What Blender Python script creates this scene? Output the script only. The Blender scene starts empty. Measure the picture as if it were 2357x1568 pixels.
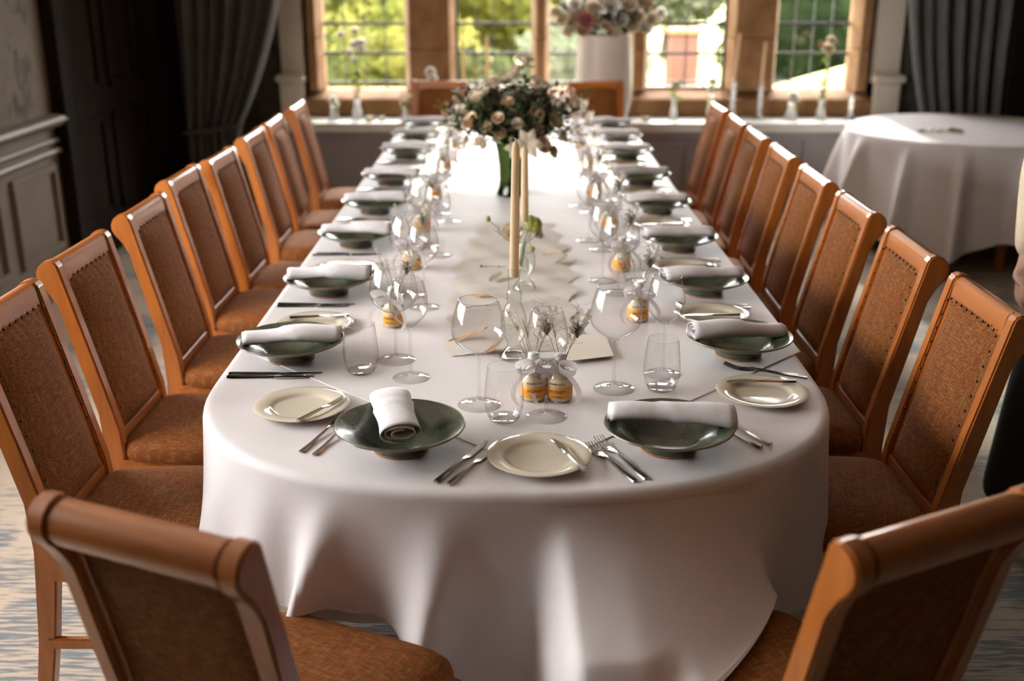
import bpy, bmesh, math, random
from math import sin, cos, pi, radians, sqrt, atan2, exp
from mathutils import Vector, Matrix, noise

random.seed(7)
sc = bpy.context.scene
col = sc.collection

# ------------------------------------------------------------------ camera
cam_data = bpy.data.cameras.new('camera')
cam = bpy.data.objects.new('camera', cam_data)
col.objects.link(cam)
cam.location = (0, 0, 1.70)
cam.rotation_euler = (radians(90 - 18.98), 0, radians(0.22))
cam_data.sensor_width = 36
cam_data.lens = 38.18
cam_data.clip_start = 0.05
cam_data.clip_end = 300
cam_data.dof.use_dof = True
cam_data.dof.focus_distance = 2.5
cam_data.dof.aperture_fstop = 2.1
sc.camera = cam

# ------------------------------------------------------------------ world, sun, daylight
world = bpy.data.worlds.new('sky')
sc.world = world
world.use_nodes = True
wn = world.node_tree
wn.nodes.clear()
wo = wn.nodes.new('ShaderNodeOutputWorld')
wb = wn.nodes.new('ShaderNodeBackground')
wb.inputs['Color'].default_value = (1.0, 0.975, 0.968, 1)
wb.inputs['Strength'].default_value = 20.0
wn.links.new(wb.outputs[0], wo.inputs[0])

sun_d = bpy.data.lights.new('sun', 'SUN')
sun_d.energy = 5.5
sun_d.angle = radians(3)
sun_d.color = (1.0, 0.94, 0.84)
sun = bpy.data.objects.new('sun', sun_d)
col.objects.link(sun)
sun.rotation_euler = Vector((-0.03, -0.85, -0.44)).to_track_quat('-Z', 'Y').to_euler()

def area(name, loc, direction, sx, sy, power, color=(1, 1, 1), portal=False):
    d = bpy.data.lights.new(name, 'AREA')
    d.shape = 'RECTANGLE'
    d.size, d.size_y = sx, sy
    d.energy = power
    d.color = color
    o = bpy.data.objects.new(name, d)
    col.objects.link(o)
    o.location = loc
    o.rotation_euler = Vector(direction).to_track_quat('-Z', 'Z').to_euler()
    if portal:
        d.cycles.is_portal = True
    return o

# daylight openings: the stone window at the end and the window in the left wall
area('portal_end_window', (0.54, 8.52, 1.72), (0, -1, 0), 4.3, 1.8, 1, portal=True)
area('portal_left_window', (-2.72, 2.9, 1.55), (1, 0, 0), 3.0, 1.2, 1, portal=True)
area('daylight_left_window', (-2.66, 2.9, 1.55), (1, 0, -0.12), 2.8, 1.15, 30, (1.0, 0.96, 0.92))

sc.view_settings.view_transform = 'Standard'
sc.view_settings.look = 'None'
sc.view_settings.gamma = 1
sc.view_settings.use_curve_mapping = False
sc.view_settings.exposure = 0.22
try:
    sc.cycles.use_denoising = True
    sc.cycles.max_bounces = 7
    sc.cycles.diffuse_bounces = 4
    sc.cycles.glossy_bounces = 3
    sc.cycles.transmission_bounces = 6
    sc.cycles.transparent_max_bounces = 28
    sc.cycles.caustics_reflective = False
    sc.cycles.caustics_refractive = False
    sc.cycles.sample_clamp_indirect = 6
    sc.cycles.use_adaptive_sampling = True
    sc.cycles.adaptive_threshold = 0.02
except Exception:
    pass

# ------------------------------------------------------------------ materials
def new_mat(name):
    m = bpy.data.materials.new(name)
    m.use_nodes = True
    nt = m.node_tree
    return m, nt, nt.nodes['Principled BSDF']

def plain(name, rgb, rough=0.6, metal=0.0, coat=0.0, spec=0.5, sheen=0.0, sss=0.0):
    m, nt, b = new_mat(name)
    b.inputs['Base Color'].default_value = (*rgb, 1)
    b.inputs['Roughness'].default_value = rough
    b.inputs['Metallic'].default_value = metal
    b.inputs['Coat Weight'].default_value = coat
    b.inputs['Specular IOR Level'].default_value = spec
    b.inputs['Sheen Weight'].default_value = sheen
    return m

def node(nt, t, **kw):
    n = nt.nodes.new(t)
    for k, v in kw.items():
        setattr(n, k, v)
    return n

def ramp(nt, stops):
    r = nt.nodes.new('ShaderNodeValToRGB')
    e = r.color_ramp.elements
    while len(e) < len(stops):
        e.new(0.5)
    for i, (p, c) in enumerate(stops):
        e[i].position = p
        e[i].color = (*c, 1)
    return r

def noisy(name, stops, scale=(5, 5, 5), nscale=1.0, detail=4, rough=0.6, coat=0.0, bump=0.0, bscale=None,
          metal=0.0, spec=0.5, sheen=0.0, coord='Object', distortion=0.0, coat_rough=0.1):
    """A surface whose colour runs through stops by stretched noise."""
    m, nt, b = new_mat(name)
    tc = nt.nodes.new('ShaderNodeTexCoord')
    mp = nt.nodes.new('ShaderNodeMapping')
    mp.inputs['Scale'].default_value = scale
    nz = nt.nodes.new('ShaderNodeTexNoise')
    nz.inputs['Scale'].default_value = nscale
    nz.inputs['Detail'].default_value = detail
    nz.inputs['Distortion'].default_value = distortion
    r = ramp(nt, stops)
    nt.links.new(tc.outputs[coord], mp.inputs[0])
    nt.links.new(mp.outputs[0], nz.inputs['Vector'])
    nt.links.new(nz.outputs[0], r.inputs[0])
    nt.links.new(r.outputs[0], b.inputs['Base Color'])
    b.inputs['Roughness'].default_value = rough
    b.inputs['Coat Weight'].default_value = coat
    b.inputs['Coat Roughness'].default_value = coat_rough
    b.inputs['Metallic'].default_value = metal
    b.inputs['Specular IOR Level'].default_value = spec
    b.inputs['Sheen Weight'].default_value = sheen
    if bump:
        bp = nt.nodes.new('ShaderNodeBump')
        bp.inputs['Strength'].default_value = bump
        bp.inputs['Distance'].default_value = 0.002
        if bscale:
            n2 = nt.nodes.new('ShaderNodeTexNoise')
            n2.inputs['Scale'].default_value = bscale
            n2.inputs['Detail'].default_value = 2
            nt.links.new(tc.outputs['Object'], n2.inputs['Vector'])
            nt.links.new(n2.outputs[0], bp.inputs['Height'])
        else:
            nt.links.new(nz.outputs[0], bp.inputs['Height'])
        nt.links.new(bp.outputs[0], b.inputs['Normal'])
    return m

M = {}
M['wood'] = noisy('cherry_wood', [(0.3, (0.32, 0.088, 0.012)), (0.7, (0.50, 0.155, 0.020))], (14, 14, 1.6), 2.2, 5, 0.38,
                  coat=0.7, coat_rough=0.12)
M['wood_rail'] = noisy('cherry_wood_rail', [(0.3, (0.32, 0.088, 0.012)), (0.7, (0.50, 0.155, 0.020))], (1.6, 14, 14), 2.2, 5, 0.36,
                       coat=0.8, coat_rough=0.10)
M['dark_wood'] = noisy('dark_wood', [(0.3, (0.008, 0.005, 0.0035)), (0.7, (0.017, 0.010, 0.006))], (9, 9, 1), 2, 4, 0.85, spec=0.1)
M['groove'] = plain('shadow_gap_wood', (0.05, 0.018, 0.008), 0.6)
M['nail'] = plain('dark_brass_nail', (0.10, 0.055, 0.03), 0.28, metal=1.0)
M['steel'] = noisy('cutlery_steel', [(0.3, (0.50, 0.47, 0.45)), (0.7, (0.62, 0.59, 0.57))], (8, 8, 8), 1, 2, 0.16, metal=1.0)
M['cream_china'] = noisy('cream_china', [(0.3, (0.76, 0.68, 0.55)), (0.7, (0.80, 0.72, 0.59))], (4, 4, 4), 2, 2, 0.12, spec=0.5, coat=0.4, coat_rough=0.04)
M['napkin'] = noisy('napkin_linen', [(0.3, (0.74, 0.70, 0.73)), (0.7, (0.82, 0.78, 0.81))], (30, 30, 30), 2, 2, 0.9, bump=0.15, bscale=900, sheen=0.2)
M['candle'] = noisy('ivory_wax', [(0.3, (0.78, 0.64, 0.45)), (0.7, (0.83, 0.70, 0.52))], (6, 6, 3), 1, 2, 0.42)
M['wick'] = plain('wick', (0.75, 0.68, 0.55), 0.8)
M['taupe_paint'] = noisy('taupe_paint', [(0.3, (0.17, 0.14, 0.11)), (0.7, (0.21, 0.175, 0.14))], (2, 2, 2), 1, 2, 0.5)
M['cream_paint'] = noisy('cream_paint', [(0.3, (0.56, 0.49, 0.41)), (0.7, (0.64, 0.57, 0.48))], (2, 2, 2), 1, 2, 0.5)
M['grey_paint'] = noisy('grey_paint', [(0.3, (0.26, 0.23, 0.23)), (0.7, (0.31, 0.275, 0.27))], (2, 2, 2), 1, 2, 0.5)
M['white_paint'] = noisy('white_sill_paint', [(0.3, (0.72, 0.70, 0.66)), (0.7, (0.80, 0.78, 0.74))], (2, 2, 2), 1, 2, 0.35)
M['ceiling'] = plain('ceiling_plaster', (0.45, 0.38, 0.32), 0.9)
M['lead'] = plain('window_lead', (0.16, 0.16, 0.16), 0.5, metal=0.6)
M['iron'] = plain('black_iron', (0.02, 0.02, 0.02), 0.4, metal=0.4)
M['stone'] = noisy('sandstone', [(0.25, (0.20, 0.095, 0.035)), (0.55, (0.30, 0.155, 0.065)), (0.8, (0.38, 0.22, 0.11))], (3, 3, 3), 2.2, 6, 0.85, bump=0.3)
M['curtain'] = noisy('grey_blue_curtain', [(0.3, (0.080, 0.077, 0.078)), (0.7, (0.125, 0.118, 0.115))], (40, 40, 2), 2, 2, 0.9, spec=0.2, sheen=0.05)
M['white_pot'] = noisy('white_glazed_pot', [(0.3, (0.70, 0.62, 0.56)), (0.7, (0.76, 0.68, 0.62))], (3, 3, 3), 1, 2, 0.4)
M['stem'] = plain('stem_green', (0.10, 0.16, 0.04), 0.6)
M['dark_leaf'] = noisy('dark_leaf', [(0.3, (0.016, 0.020, 0.006)), (0.7, (0.075, 0.078, 0.026))], (9, 9, 9), 3, 2, 0.5)
M['peach'] = noisy('peach_rose', [(0.3, (0.55, 0.38, 0.25)), (0.7, (0.70, 0.53, 0.38))], (9, 9, 9), 3, 2, 0.7)
M['pink'] = noisy('deep_pink_rose', [(0.3, (0.42, 0.08, 0.09)), (0.7, (0.60, 0.16, 0.16))], (9, 9, 9), 3, 2, 0.7)
M['yellow_bud'] = noisy('yellow_green_bud', [(0.3, (0.22, 0.25, 0.04)), (0.7, (0.42, 0.40, 0.09))], (30, 30, 30), 3, 2, 0.7)
M['dried_dark'] = noisy('dried_thistle', [(0.3, (0.16, 0.15, 0.10)), (0.7, (0.42, 0.38, 0.30))], (60, 60, 60), 2, 2, 0.7)
M['dried_peach'] = noisy('dried_peach_petal', [(0.3, (0.66, 0.36, 0.16)), (0.7, (0.80, 0.52, 0.28))], (30, 30, 30), 2, 2, 0.6)
M['paper'] = plain('card_paper', (0.80, 0.73, 0.62), 0.7)
M['label_white'] = plain('label_cream', (0.80, 0.66, 0.46), 0.5)
M['label_orange'] = noisy('label_orange', [(0.3, (0.80, 0.33, 0.04)), (0.7, (0.88, 0.42, 0.07))], (30, 30, 30), 2, 2, 0.5)
M['ink'] = plain('label_ink', (0.05, 0.04, 0.04), 0.6)
M['tonic'] = plain('amber_liquid', (0.90, 0.76, 0.50), 0.15, coat=0.5)
M['skin'] = plain('skin', (0.62, 0.36, 0.26), 0.5)
M['shirt'] = noisy('cream_shirt', [(0.3, (0.68, 0.55, 0.38)), (0.7, (0.74, 0.61, 0.44))], (20, 20, 20), 2, 2, 0.85)
M['black_cloth'] = plain('black_cloth', (0.012, 0.012, 0.013), 0.85)
M['black_leather'] = plain('black_leather', (0.012, 0.012, 0.012), 0.35)
M['hair'] = plain('brown_hair', (0.06, 0.035, 0.02), 0.5)
M['bark'] = noisy('bark', [(0.3, (0.06, 0.04, 0.025)), (0.7, (0.14, 0.10, 0.06))], (9, 9, 2), 2, 4, 0.9)
M['lawn'] = noisy('lawn', [(0.3, (0.20, 0.21, 0.06)), (0.7, (0.34, 0.33, 0.13))], (1, 1, 1), 1.2, 5, 0.9)
M['gravel'] = noisy('pale_path', [(0.3, (0.22, 0.20, 0.16)), (0.7, (0.34, 0.31, 0.26))], (6, 6, 6), 2, 5, 0.95)
M['brick_red'] = plain('brick_red', (0.15, 0.065, 0.045), 0.9)

# white tablecloth: fine weave and soft creases
def cloth_mat(name, a, b_):
    m, nt, b = new_mat(name)
    tc = nt.nodes.new('ShaderNodeTexCoord')
    n1 = node(nt, 'ShaderNodeTexNoise'); n1.inputs['Scale'].default_value = 5; n1.inputs['Detail'].default_value = 3
    r = ramp(nt, [(0.3, a), (0.7, b_)])
    nt.links.new(tc.outputs['Object'], n1.inputs['Vector'])
    nt.links.new(n1.outputs[0], r.inputs[0])
    nt.links.new(r.outputs[0], b.inputs['Base Color'])
    b.inputs['Roughness'].default_value = 0.6
    b.inputs['Specular IOR Level'].default_value = 0.5
    w = node(nt, 'ShaderNodeTexNoise'); w.inputs['Scale'].default_value = 1400; w.inputs['Detail'].default_value = 1
    n2 = node(nt, 'ShaderNodeTexNoise'); n2.inputs['Scale'].default_value = 9; n2.inputs['Detail'].default_value = 3
    nt.links.new(tc.outputs['Object'], w.inputs['Vector']); nt.links.new(tc.outputs['Object'], n2.inputs['Vector'])
    b1 = node(nt, 'ShaderNodeBump'); b1.inputs['Strength'].default_value = 0.12; b1.inputs['Distance'].default_value = 0.001
    b2 = node(nt, 'ShaderNodeBump'); b2.inputs['Strength'].default_value = 0.25; b2.inputs['Distance'].default_value = 0.01
    nt.links.new(w.outputs[0], b1.inputs['Height']); nt.links.new(n2.outputs[0], b2.inputs['Height'])
    nt.links.new(b2.outputs[0], b1.inputs['Normal']); nt.links.new(b1.outputs[0], b.inputs['Normal'])
    return m
M['cloth'] = cloth_mat('white_tablecloth', (0.775, 0.725, 0.745), (0.83, 0.78, 0.80))
M['under_cloth'] = cloth_mat('ivory_under_cloth', (0.68, 0.64, 0.59), (0.74, 0.70, 0.65))

# woven rust upholstery with olive and gold threads
def fabric_mat():
    m, nt, b = new_mat('rust_weave')
    tc = nt.nodes.new('ShaderNodeTexCoord')
    def nz(scale, s, det=2):
        mp = node(nt, 'ShaderNodeMapping'); mp.inputs['Scale'].default_value = scale
        n = node(nt, 'ShaderNodeTexNoise'); n.inputs['Scale'].default_value = s; n.inputs['Detail'].default_value = det
        nt.links.new(tc.outputs['Object'], mp.inputs[0]); nt.links.new(mp.outputs[0], n.inputs['Vector'])
        return n
    a = nz((260, 14, 14), 2.2)
    c = nz((16, 240, 240), 2.2)
    big = nz((3, 3, 3), 2.0)
    r1 = ramp(nt, [(0.36, (0.25, 0.026, 0.010)), (0.52, (0.17, 0.050, 0.015)), (0.66, (0.31, 0.165, 0.046))])
    r2 = ramp(nt, [(0.34, (0.055, 0.046, 0.014)), (0.50, (0.19, 0.057, 0.016)), (0.66, (0.36, 0.19, 0.050))])
    nt.links.new(a.outputs[0], r1.inputs[0]); nt.links.new(c.outputs[0], r2.inputs[0])
    mx = node(nt, 'ShaderNodeMix', data_type='RGBA'); mx.inputs['Factor'].default_value = 0.5
    nt.links.new(r1.outputs[0], mx.inputs['A']); nt.links.new(r2.outputs[0], mx.inputs['B'])
    nt.links.new(mx.outputs['Result'], b.inputs['Base Color'])
    b.inputs['Roughness'].default_value = 0.8
    b.inputs['Specular IOR Level'].default_value = 0.12
    b.inputs['Sheen Weight'].default_value = 0.0
    b.inputs['Sheen Roughness'].default_value = 0.4
    b.inputs['Sheen Tint'].default_value = (1, 0.6, 0.35, 1)
    ad = node(nt, 'ShaderNodeMath', operation='ADD')
    nt.links.new(a.outputs[0], ad.inputs[0]); nt.links.new(c.outputs[0], ad.inputs[1])
    bp = node(nt, 'ShaderNodeBump'); bp.inputs['Strength'].default_value = 0.5; bp.inputs['Distance'].default_value = 0.0015
    nt.links.new(ad.outputs[0], bp.inputs['Height']); nt.links.new(bp.outputs[0], b.inputs['Normal'])
    return m
M['fabric'] = fabric_mat()

# glazed dark green stoneware
def glaze_mat():
    m, nt, b = new_mat('green_glaze')
    tc = nt.nodes.new('ShaderNodeTexCoord')
    n = node(nt, 'ShaderNodeTexNoise'); n.inputs['Scale'].default_value = 14; n.inputs['Detail'].default_value = 6
    s = node(nt, 'ShaderNodeTexNoise'); s.inputs['Scale'].default_value = 160; s.inputs['Detail'].default_value = 2
    nt.links.new(tc.outputs['Object'], n.inputs['Vector']); nt.links.new(tc.outputs['Object'], s.inputs['Vector'])
    r = ramp(nt, [(0.3, (0.030, 0.040, 0.026)), (0.5, (0.060, 0.078, 0.050)), (0.72, (0.115, 0.130, 0.085))])
    r2 = ramp(nt, [(0.62, (0, 0, 0)), (0.72, (1, 1, 1))])
    nt.links.new(n.outputs[0], r.inputs[0]); nt.links.new(s.outputs[0], r2.inputs[0])
    mx = node(nt, 'ShaderNodeMix', data_type='RGBA')
    mx.inputs['B'].default_value = (0.02, 0.022, 0.014, 1)
    nt.links.new(r2.outputs[0], mx.inputs['Factor']); nt.links.new(r.outputs[0], mx.inputs['A'])
    nt.links.new(mx.outputs['Result'], b.inputs['Base Color'])
    b.inputs['Roughness'].default_value = 0.26
    b.inputs['Coat Weight'].default_value = 0.35
    b.inputs['Coat Roughness'].default_value = 0.12
    return m
M['glaze'] = glaze_mat()
M['glaze_rim'] = noisy('glaze_rim', [(0.3, (0.10, 0.075, 0.04)), (0.7, (0.20, 0.15, 0.08))], (40, 40, 40), 1, 2, 0.3, coat=0.3)
M['clay'] = noisy('bare_clay', [(0.3, (0.34, 0.15, 0.07)), (0.7, (0.46, 0.22, 0.11))], (40, 40, 40), 1, 2, 0.8)

def leafy(name, a, b_, mix=0.45, scale=9):
    m = bpy.data.materials.new(name); m.use_nodes = True
    nt = m.node_tree; nt.nodes.clear()
    o = node(nt, 'ShaderNodeOutputMaterial'); d = node(nt, 'ShaderNodeBsdfDiffuse'); t = node(nt, 'ShaderNodeBsdfTranslucent'); x = node(nt, 'ShaderNodeMixShader')
    tc = node(nt, 'ShaderNodeTexCoord'); n = node(nt, 'ShaderNodeTexNoise'); n.inputs['Scale'].default_value = scale; n.inputs['Detail'].default_value = 3
    r = ramp(nt, [(0.3, a), (0.7, b_)]); x.inputs[0].default_value = mix
    nt.links.new(tc.outputs['Object'], n.inputs['Vector']); nt.links.new(n.outputs[0], r.inputs[0])
    nt.links.new(r.outputs[0], d.inputs[0]); nt.links.new(r.outputs[0], t.inputs[0])
    nt.links.new(d.outputs[0], x.inputs[1]); nt.links.new(t.outputs[0], x.inputs[2]); nt.links.new(x.outputs[0], o.inputs[0])
    return m
M['ribbon'] = leafy('satin_ribbon', (0.84, 0.79, 0.82), (0.90, 0.86, 0.88), 0.45)
M['white_flower'] = leafy('white_petal', (0.80, 0.76, 0.70), (0.88, 0.85, 0.80))
M['rose'] = leafy('white_rose', (0.72, 0.62, 0.46), (0.84, 0.76, 0.62), 0.35)
M['dried'] = leafy('dried_leaf', (0.55, 0.49, 0.40), (0.74, 0.68, 0.58), 0.5, 40)
M['leaf'] = leafy('leaf_green', (0.10, 0.15, 0.03), (0.22, 0.29, 0.06), 0.4)
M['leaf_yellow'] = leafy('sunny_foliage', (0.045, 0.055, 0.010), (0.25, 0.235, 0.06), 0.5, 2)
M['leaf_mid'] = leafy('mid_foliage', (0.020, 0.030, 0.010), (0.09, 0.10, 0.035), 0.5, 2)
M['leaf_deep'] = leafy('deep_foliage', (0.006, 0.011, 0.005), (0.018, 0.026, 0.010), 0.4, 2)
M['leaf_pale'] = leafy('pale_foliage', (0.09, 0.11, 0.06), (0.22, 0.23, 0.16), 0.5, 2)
M['candle'] = leafy('ivory_wax', (0.74, 0.58, 0.40), (0.80, 0.66, 0.48), 0.42, 6)
# thin clear glass: Fresnel mirror over a clear pane, a little denser at grazing angles
def thin_glass(name, tint=(1, 1, 1), edge=(0.62, 0.61, 0.60), power=3.0, f0=0.045):
    m = bpy.data.materials.new(name); m.use_nodes = True
    nt = m.node_tree; nt.nodes.clear()
    o = node(nt, 'ShaderNodeOutputMaterial')
    lw = node(nt, 'ShaderNodeLayerWeight'); lw.inputs['Blend'].default_value = 0.5
    pw = node(nt, 'ShaderNodeMath', operation='POWER'); pw.inputs[1].default_value = power
    mc = node(nt, 'ShaderNodeMix', data_type='RGBA'); mc.inputs['A'].default_value = (*tint, 1); mc.inputs['B'].default_value = (*edge, 1)
    tr = node(nt, 'ShaderNodeBsdfTransparent')
    gl = node(nt, 'ShaderNodeBsdfGlossy'); gl.inputs['Roughness'].default_value = 0.02
    p5 = node(nt, 'ShaderNodeMath', operation='POWER'); p5.inputs[1].default_value = 4.5
    fr = node(nt, 'ShaderNodeMath', operation='MULTIPLY_ADD'); fr.inputs[1].default_value = 0.85; fr.inputs[2].default_value = f0
    nt.links.new(lw.outputs['Facing'], p5.inputs[0]); nt.links.new(p5.outputs[0], fr.inputs[0])
    mx = node(nt, 'ShaderNodeMixShader')
    nt.links.new(lw.outputs['Facing'], pw.inputs[0]); nt.links.new(pw.outputs[0], mc.inputs['Factor'])
    nt.links.new(mc.outputs['Result'], tr.inputs['Color'])
    nt.links.new(fr.outputs[0], mx.inputs[0]); nt.links.new(tr.outputs[0], mx.inputs[1]); nt.links.new(gl.outputs[0], mx.inputs[2])
    nt.links.new(mx.outputs[0], o.inputs[0])
    return m
M['glass'] = thin_glass('clear_glass', edge=(0.78, 0.77, 0.76), f0=0.06)
m = thin_glass('cut_crystal', (0.9, 0.9, 0.9), (0.4, 0.4, 0.4), 2.0, 0.12)
nt = m.node_tree; o_ = nt.nodes['Material Output']; mx0 = o_.inputs[0].links[0].from_node
tl = node(nt, 'ShaderNodeBsdfTranslucent'); tl.inputs[0].default_value = (0.9, 0.88, 0.85, 1)
mx1 = node(nt, 'ShaderNodeMixShader'); mx1.inputs[0].default_value = 0.38
nt.links.new(mx0.outputs[0], mx1.inputs[1]); nt.links.new(tl.outputs[0], mx1.inputs[2]); nt.links.new(mx1.outputs[0], o_.inputs[0])
M['crystal'] = m
M['pane'] = thin_glass('window_pane', (0.97, 0.98, 0.97), (0.8, 0.82, 0.8))
M['green_glass'] = thin_glass('green_glass', (0.15, 0.20, 0.08), (0.03, 0.05, 0.02), 1.5)
M['bottle_glass'] = thin_glass('bottle_glass', (0.97, 0.98, 0.96), (0.62, 0.63, 0.58), 3.0)
M['solid_glass'] = thin_glass('solid_glass', (0.99, 0.99, 0.99), (0.60, 0.59, 0.58), 4.0, 0.07)

M['sheer'] = leafy('cream_gauze', (0.82, 0.76, 0.70), (0.86, 0.81, 0.76), 0.15, 30)

# carpet: beige with broken blue-grey dashes in rows
def carpet_mat():
    m, nt, b = new_mat('ikat_carpet')
    tc = nt.nodes.new('ShaderNodeTexCoord')
    mp = node(nt, 'ShaderNodeMapping'); mp.inputs['Scale'].default_value = (9.0, 85, 1)
    n = node(nt, 'ShaderNodeTexNoise'); n.inputs['Scale'].default_value = 1.0; n.inputs['Detail'].default_value = 3
    mp2 = node(nt, 'ShaderNodeMapping'); mp2.inputs['Scale'].default_value = (1.9, 2.6, 1)
    n2 = node(nt, 'ShaderNodeTexNoise'); n2.inputs['Scale'].default_value = 1.0; n2.inputs['Detail'].default_value = 1
    nt.links.new(tc.outputs['Object'], mp.inputs[0]); nt.links.new(mp.outputs[0], n.inputs['Vector'])
    nt.links.new(tc.outputs['Object'], mp2.inputs[0]); nt.links.new(mp2.outputs[0], n2.inputs['Vector'])
    ad = node(nt, 'ShaderNodeMath', operation='MULTIPLY_ADD'); ad.inputs[1].default_value = 0.9
    nt.links.new(n.outputs[0], ad.inputs[0]); nt.links.new(n2.outputs[0], ad.inputs[2])
    r = ramp(nt, [(0.495, (0.46, 0.385, 0.31)), (0.55, (0.17, 0.19, 0.205))])
    hf = node(nt, 'ShaderNodeMath', operation='MULTIPLY'); hf.inputs[1].default_value = 0.5
    nt.links.new(ad.outputs[0], hf.inputs[0]); nt.links.new(hf.outputs[0], r.inputs[0]); nt.links.new(r.outputs[0], b.inputs['Base Color'])
    b.inputs['Roughness'].default_value = 0.95
    f = node(nt, 'ShaderNodeTexNoise'); f.inputs['Scale'].default_value = 250; f.inputs['Detail'].default_value = 2
    nt.links.new(tc.outputs['Object'], f.inputs['Vector'])
    bp = node(nt, 'ShaderNodeBump'); bp.inputs['Strength'].default_value = 0.6; bp.inputs['Distance'].default_value = 0.004
    nt.links.new(f.outputs[0], bp.inputs['Height']); nt.links.new(bp.outputs[0], b.inputs['Normal'])
    return m
M['carpet'] = carpet_mat()

# wallpaper: taupe ground with blotchy brown floral sprays
def wallpaper(name, ground, motif):
    m, nt, b = new_mat(name)
    tc = nt.nodes.new('ShaderNodeTexCoord')
    n = node(nt, 'ShaderNodeTexNoise'); n.inputs['Scale'].default_value = 5.5; n.inputs['Detail'].default_value = 5; n.inputs['Distortion'].default_value = 0.6
    nt.links.new(tc.outputs['Object'], n.inputs['Vector'])
    r = ramp(nt, [(0.36, motif), (0.46, ground), (0.60, ground), (0.70, tuple(0.6 * g + 0.4 * q for g, q in zip(ground, motif)))])
    nt.links.new(n.outputs[0], r.inputs[0]); nt.links.new(r.outputs[0], b.inputs['Base Color'])
    b.inputs['Roughness'].default_value = 0.7
    return m
M['wallpaper'] = wallpaper('floral_wallpaper', (0.15, 0.115, 0.08), (0.04, 0.025, 0.016))
M['wallpaper_shaded'] = wallpaper('shaded_floral_wallpaper', (0.055, 0.043, 0.034), (0.028, 0.020, 0.015))  # the same paper with the shade on these walls put into its colour

# ------------------------------------------------------------------ helpers
def link(name, verts, faces, mat, parent=None, smooth=True, loc=None):
    me = bpy.data.meshes.new(name)
    me.from_pydata([tuple(v) for v in verts], [], faces)
    me.materials.append(mat)
    if smooth:
        me.polygons.foreach_set('use_smooth', [True] * len(me.polygons))
    me.update()
    o = bpy.data.objects.new(name, me)
    col.objects.link(o)
    if parent:
        o.parent = parent
    if loc:
        o.location = loc
    return o

def from_bm(name, bm, mat, parent=None, smooth=False, loc=None):
    me = bpy.data.meshes.new(name)
    bm.normal_update()
    bm.to_mesh(me); bm.free()
    me.materials.append(mat)
    if smooth:
        me.polygons.foreach_set('use_smooth', [True] * len(me.polygons))
    o = bpy.data.objects.new(name, me)
    col.objects.link(o)
    if parent:
        o.parent = parent
    if loc:
        o.location = loc
    return o

def empty(name, loc=(0, 0, 0), rz=0.0):
    o = bpy.data.objects.new(name, None)
    o.empty_display_size = 0.05
    col.objects.link(o)
    o.location = loc
    o.rotation_euler = (0, 0, rz)
    return o

def tag(o, label=None, cat=None, group=None, kind=None):
    if label: o['label'] = label
    if cat: o['category'] = cat
    if group: o['group'] = group
    if kind: o['kind'] = kind
    return o

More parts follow.
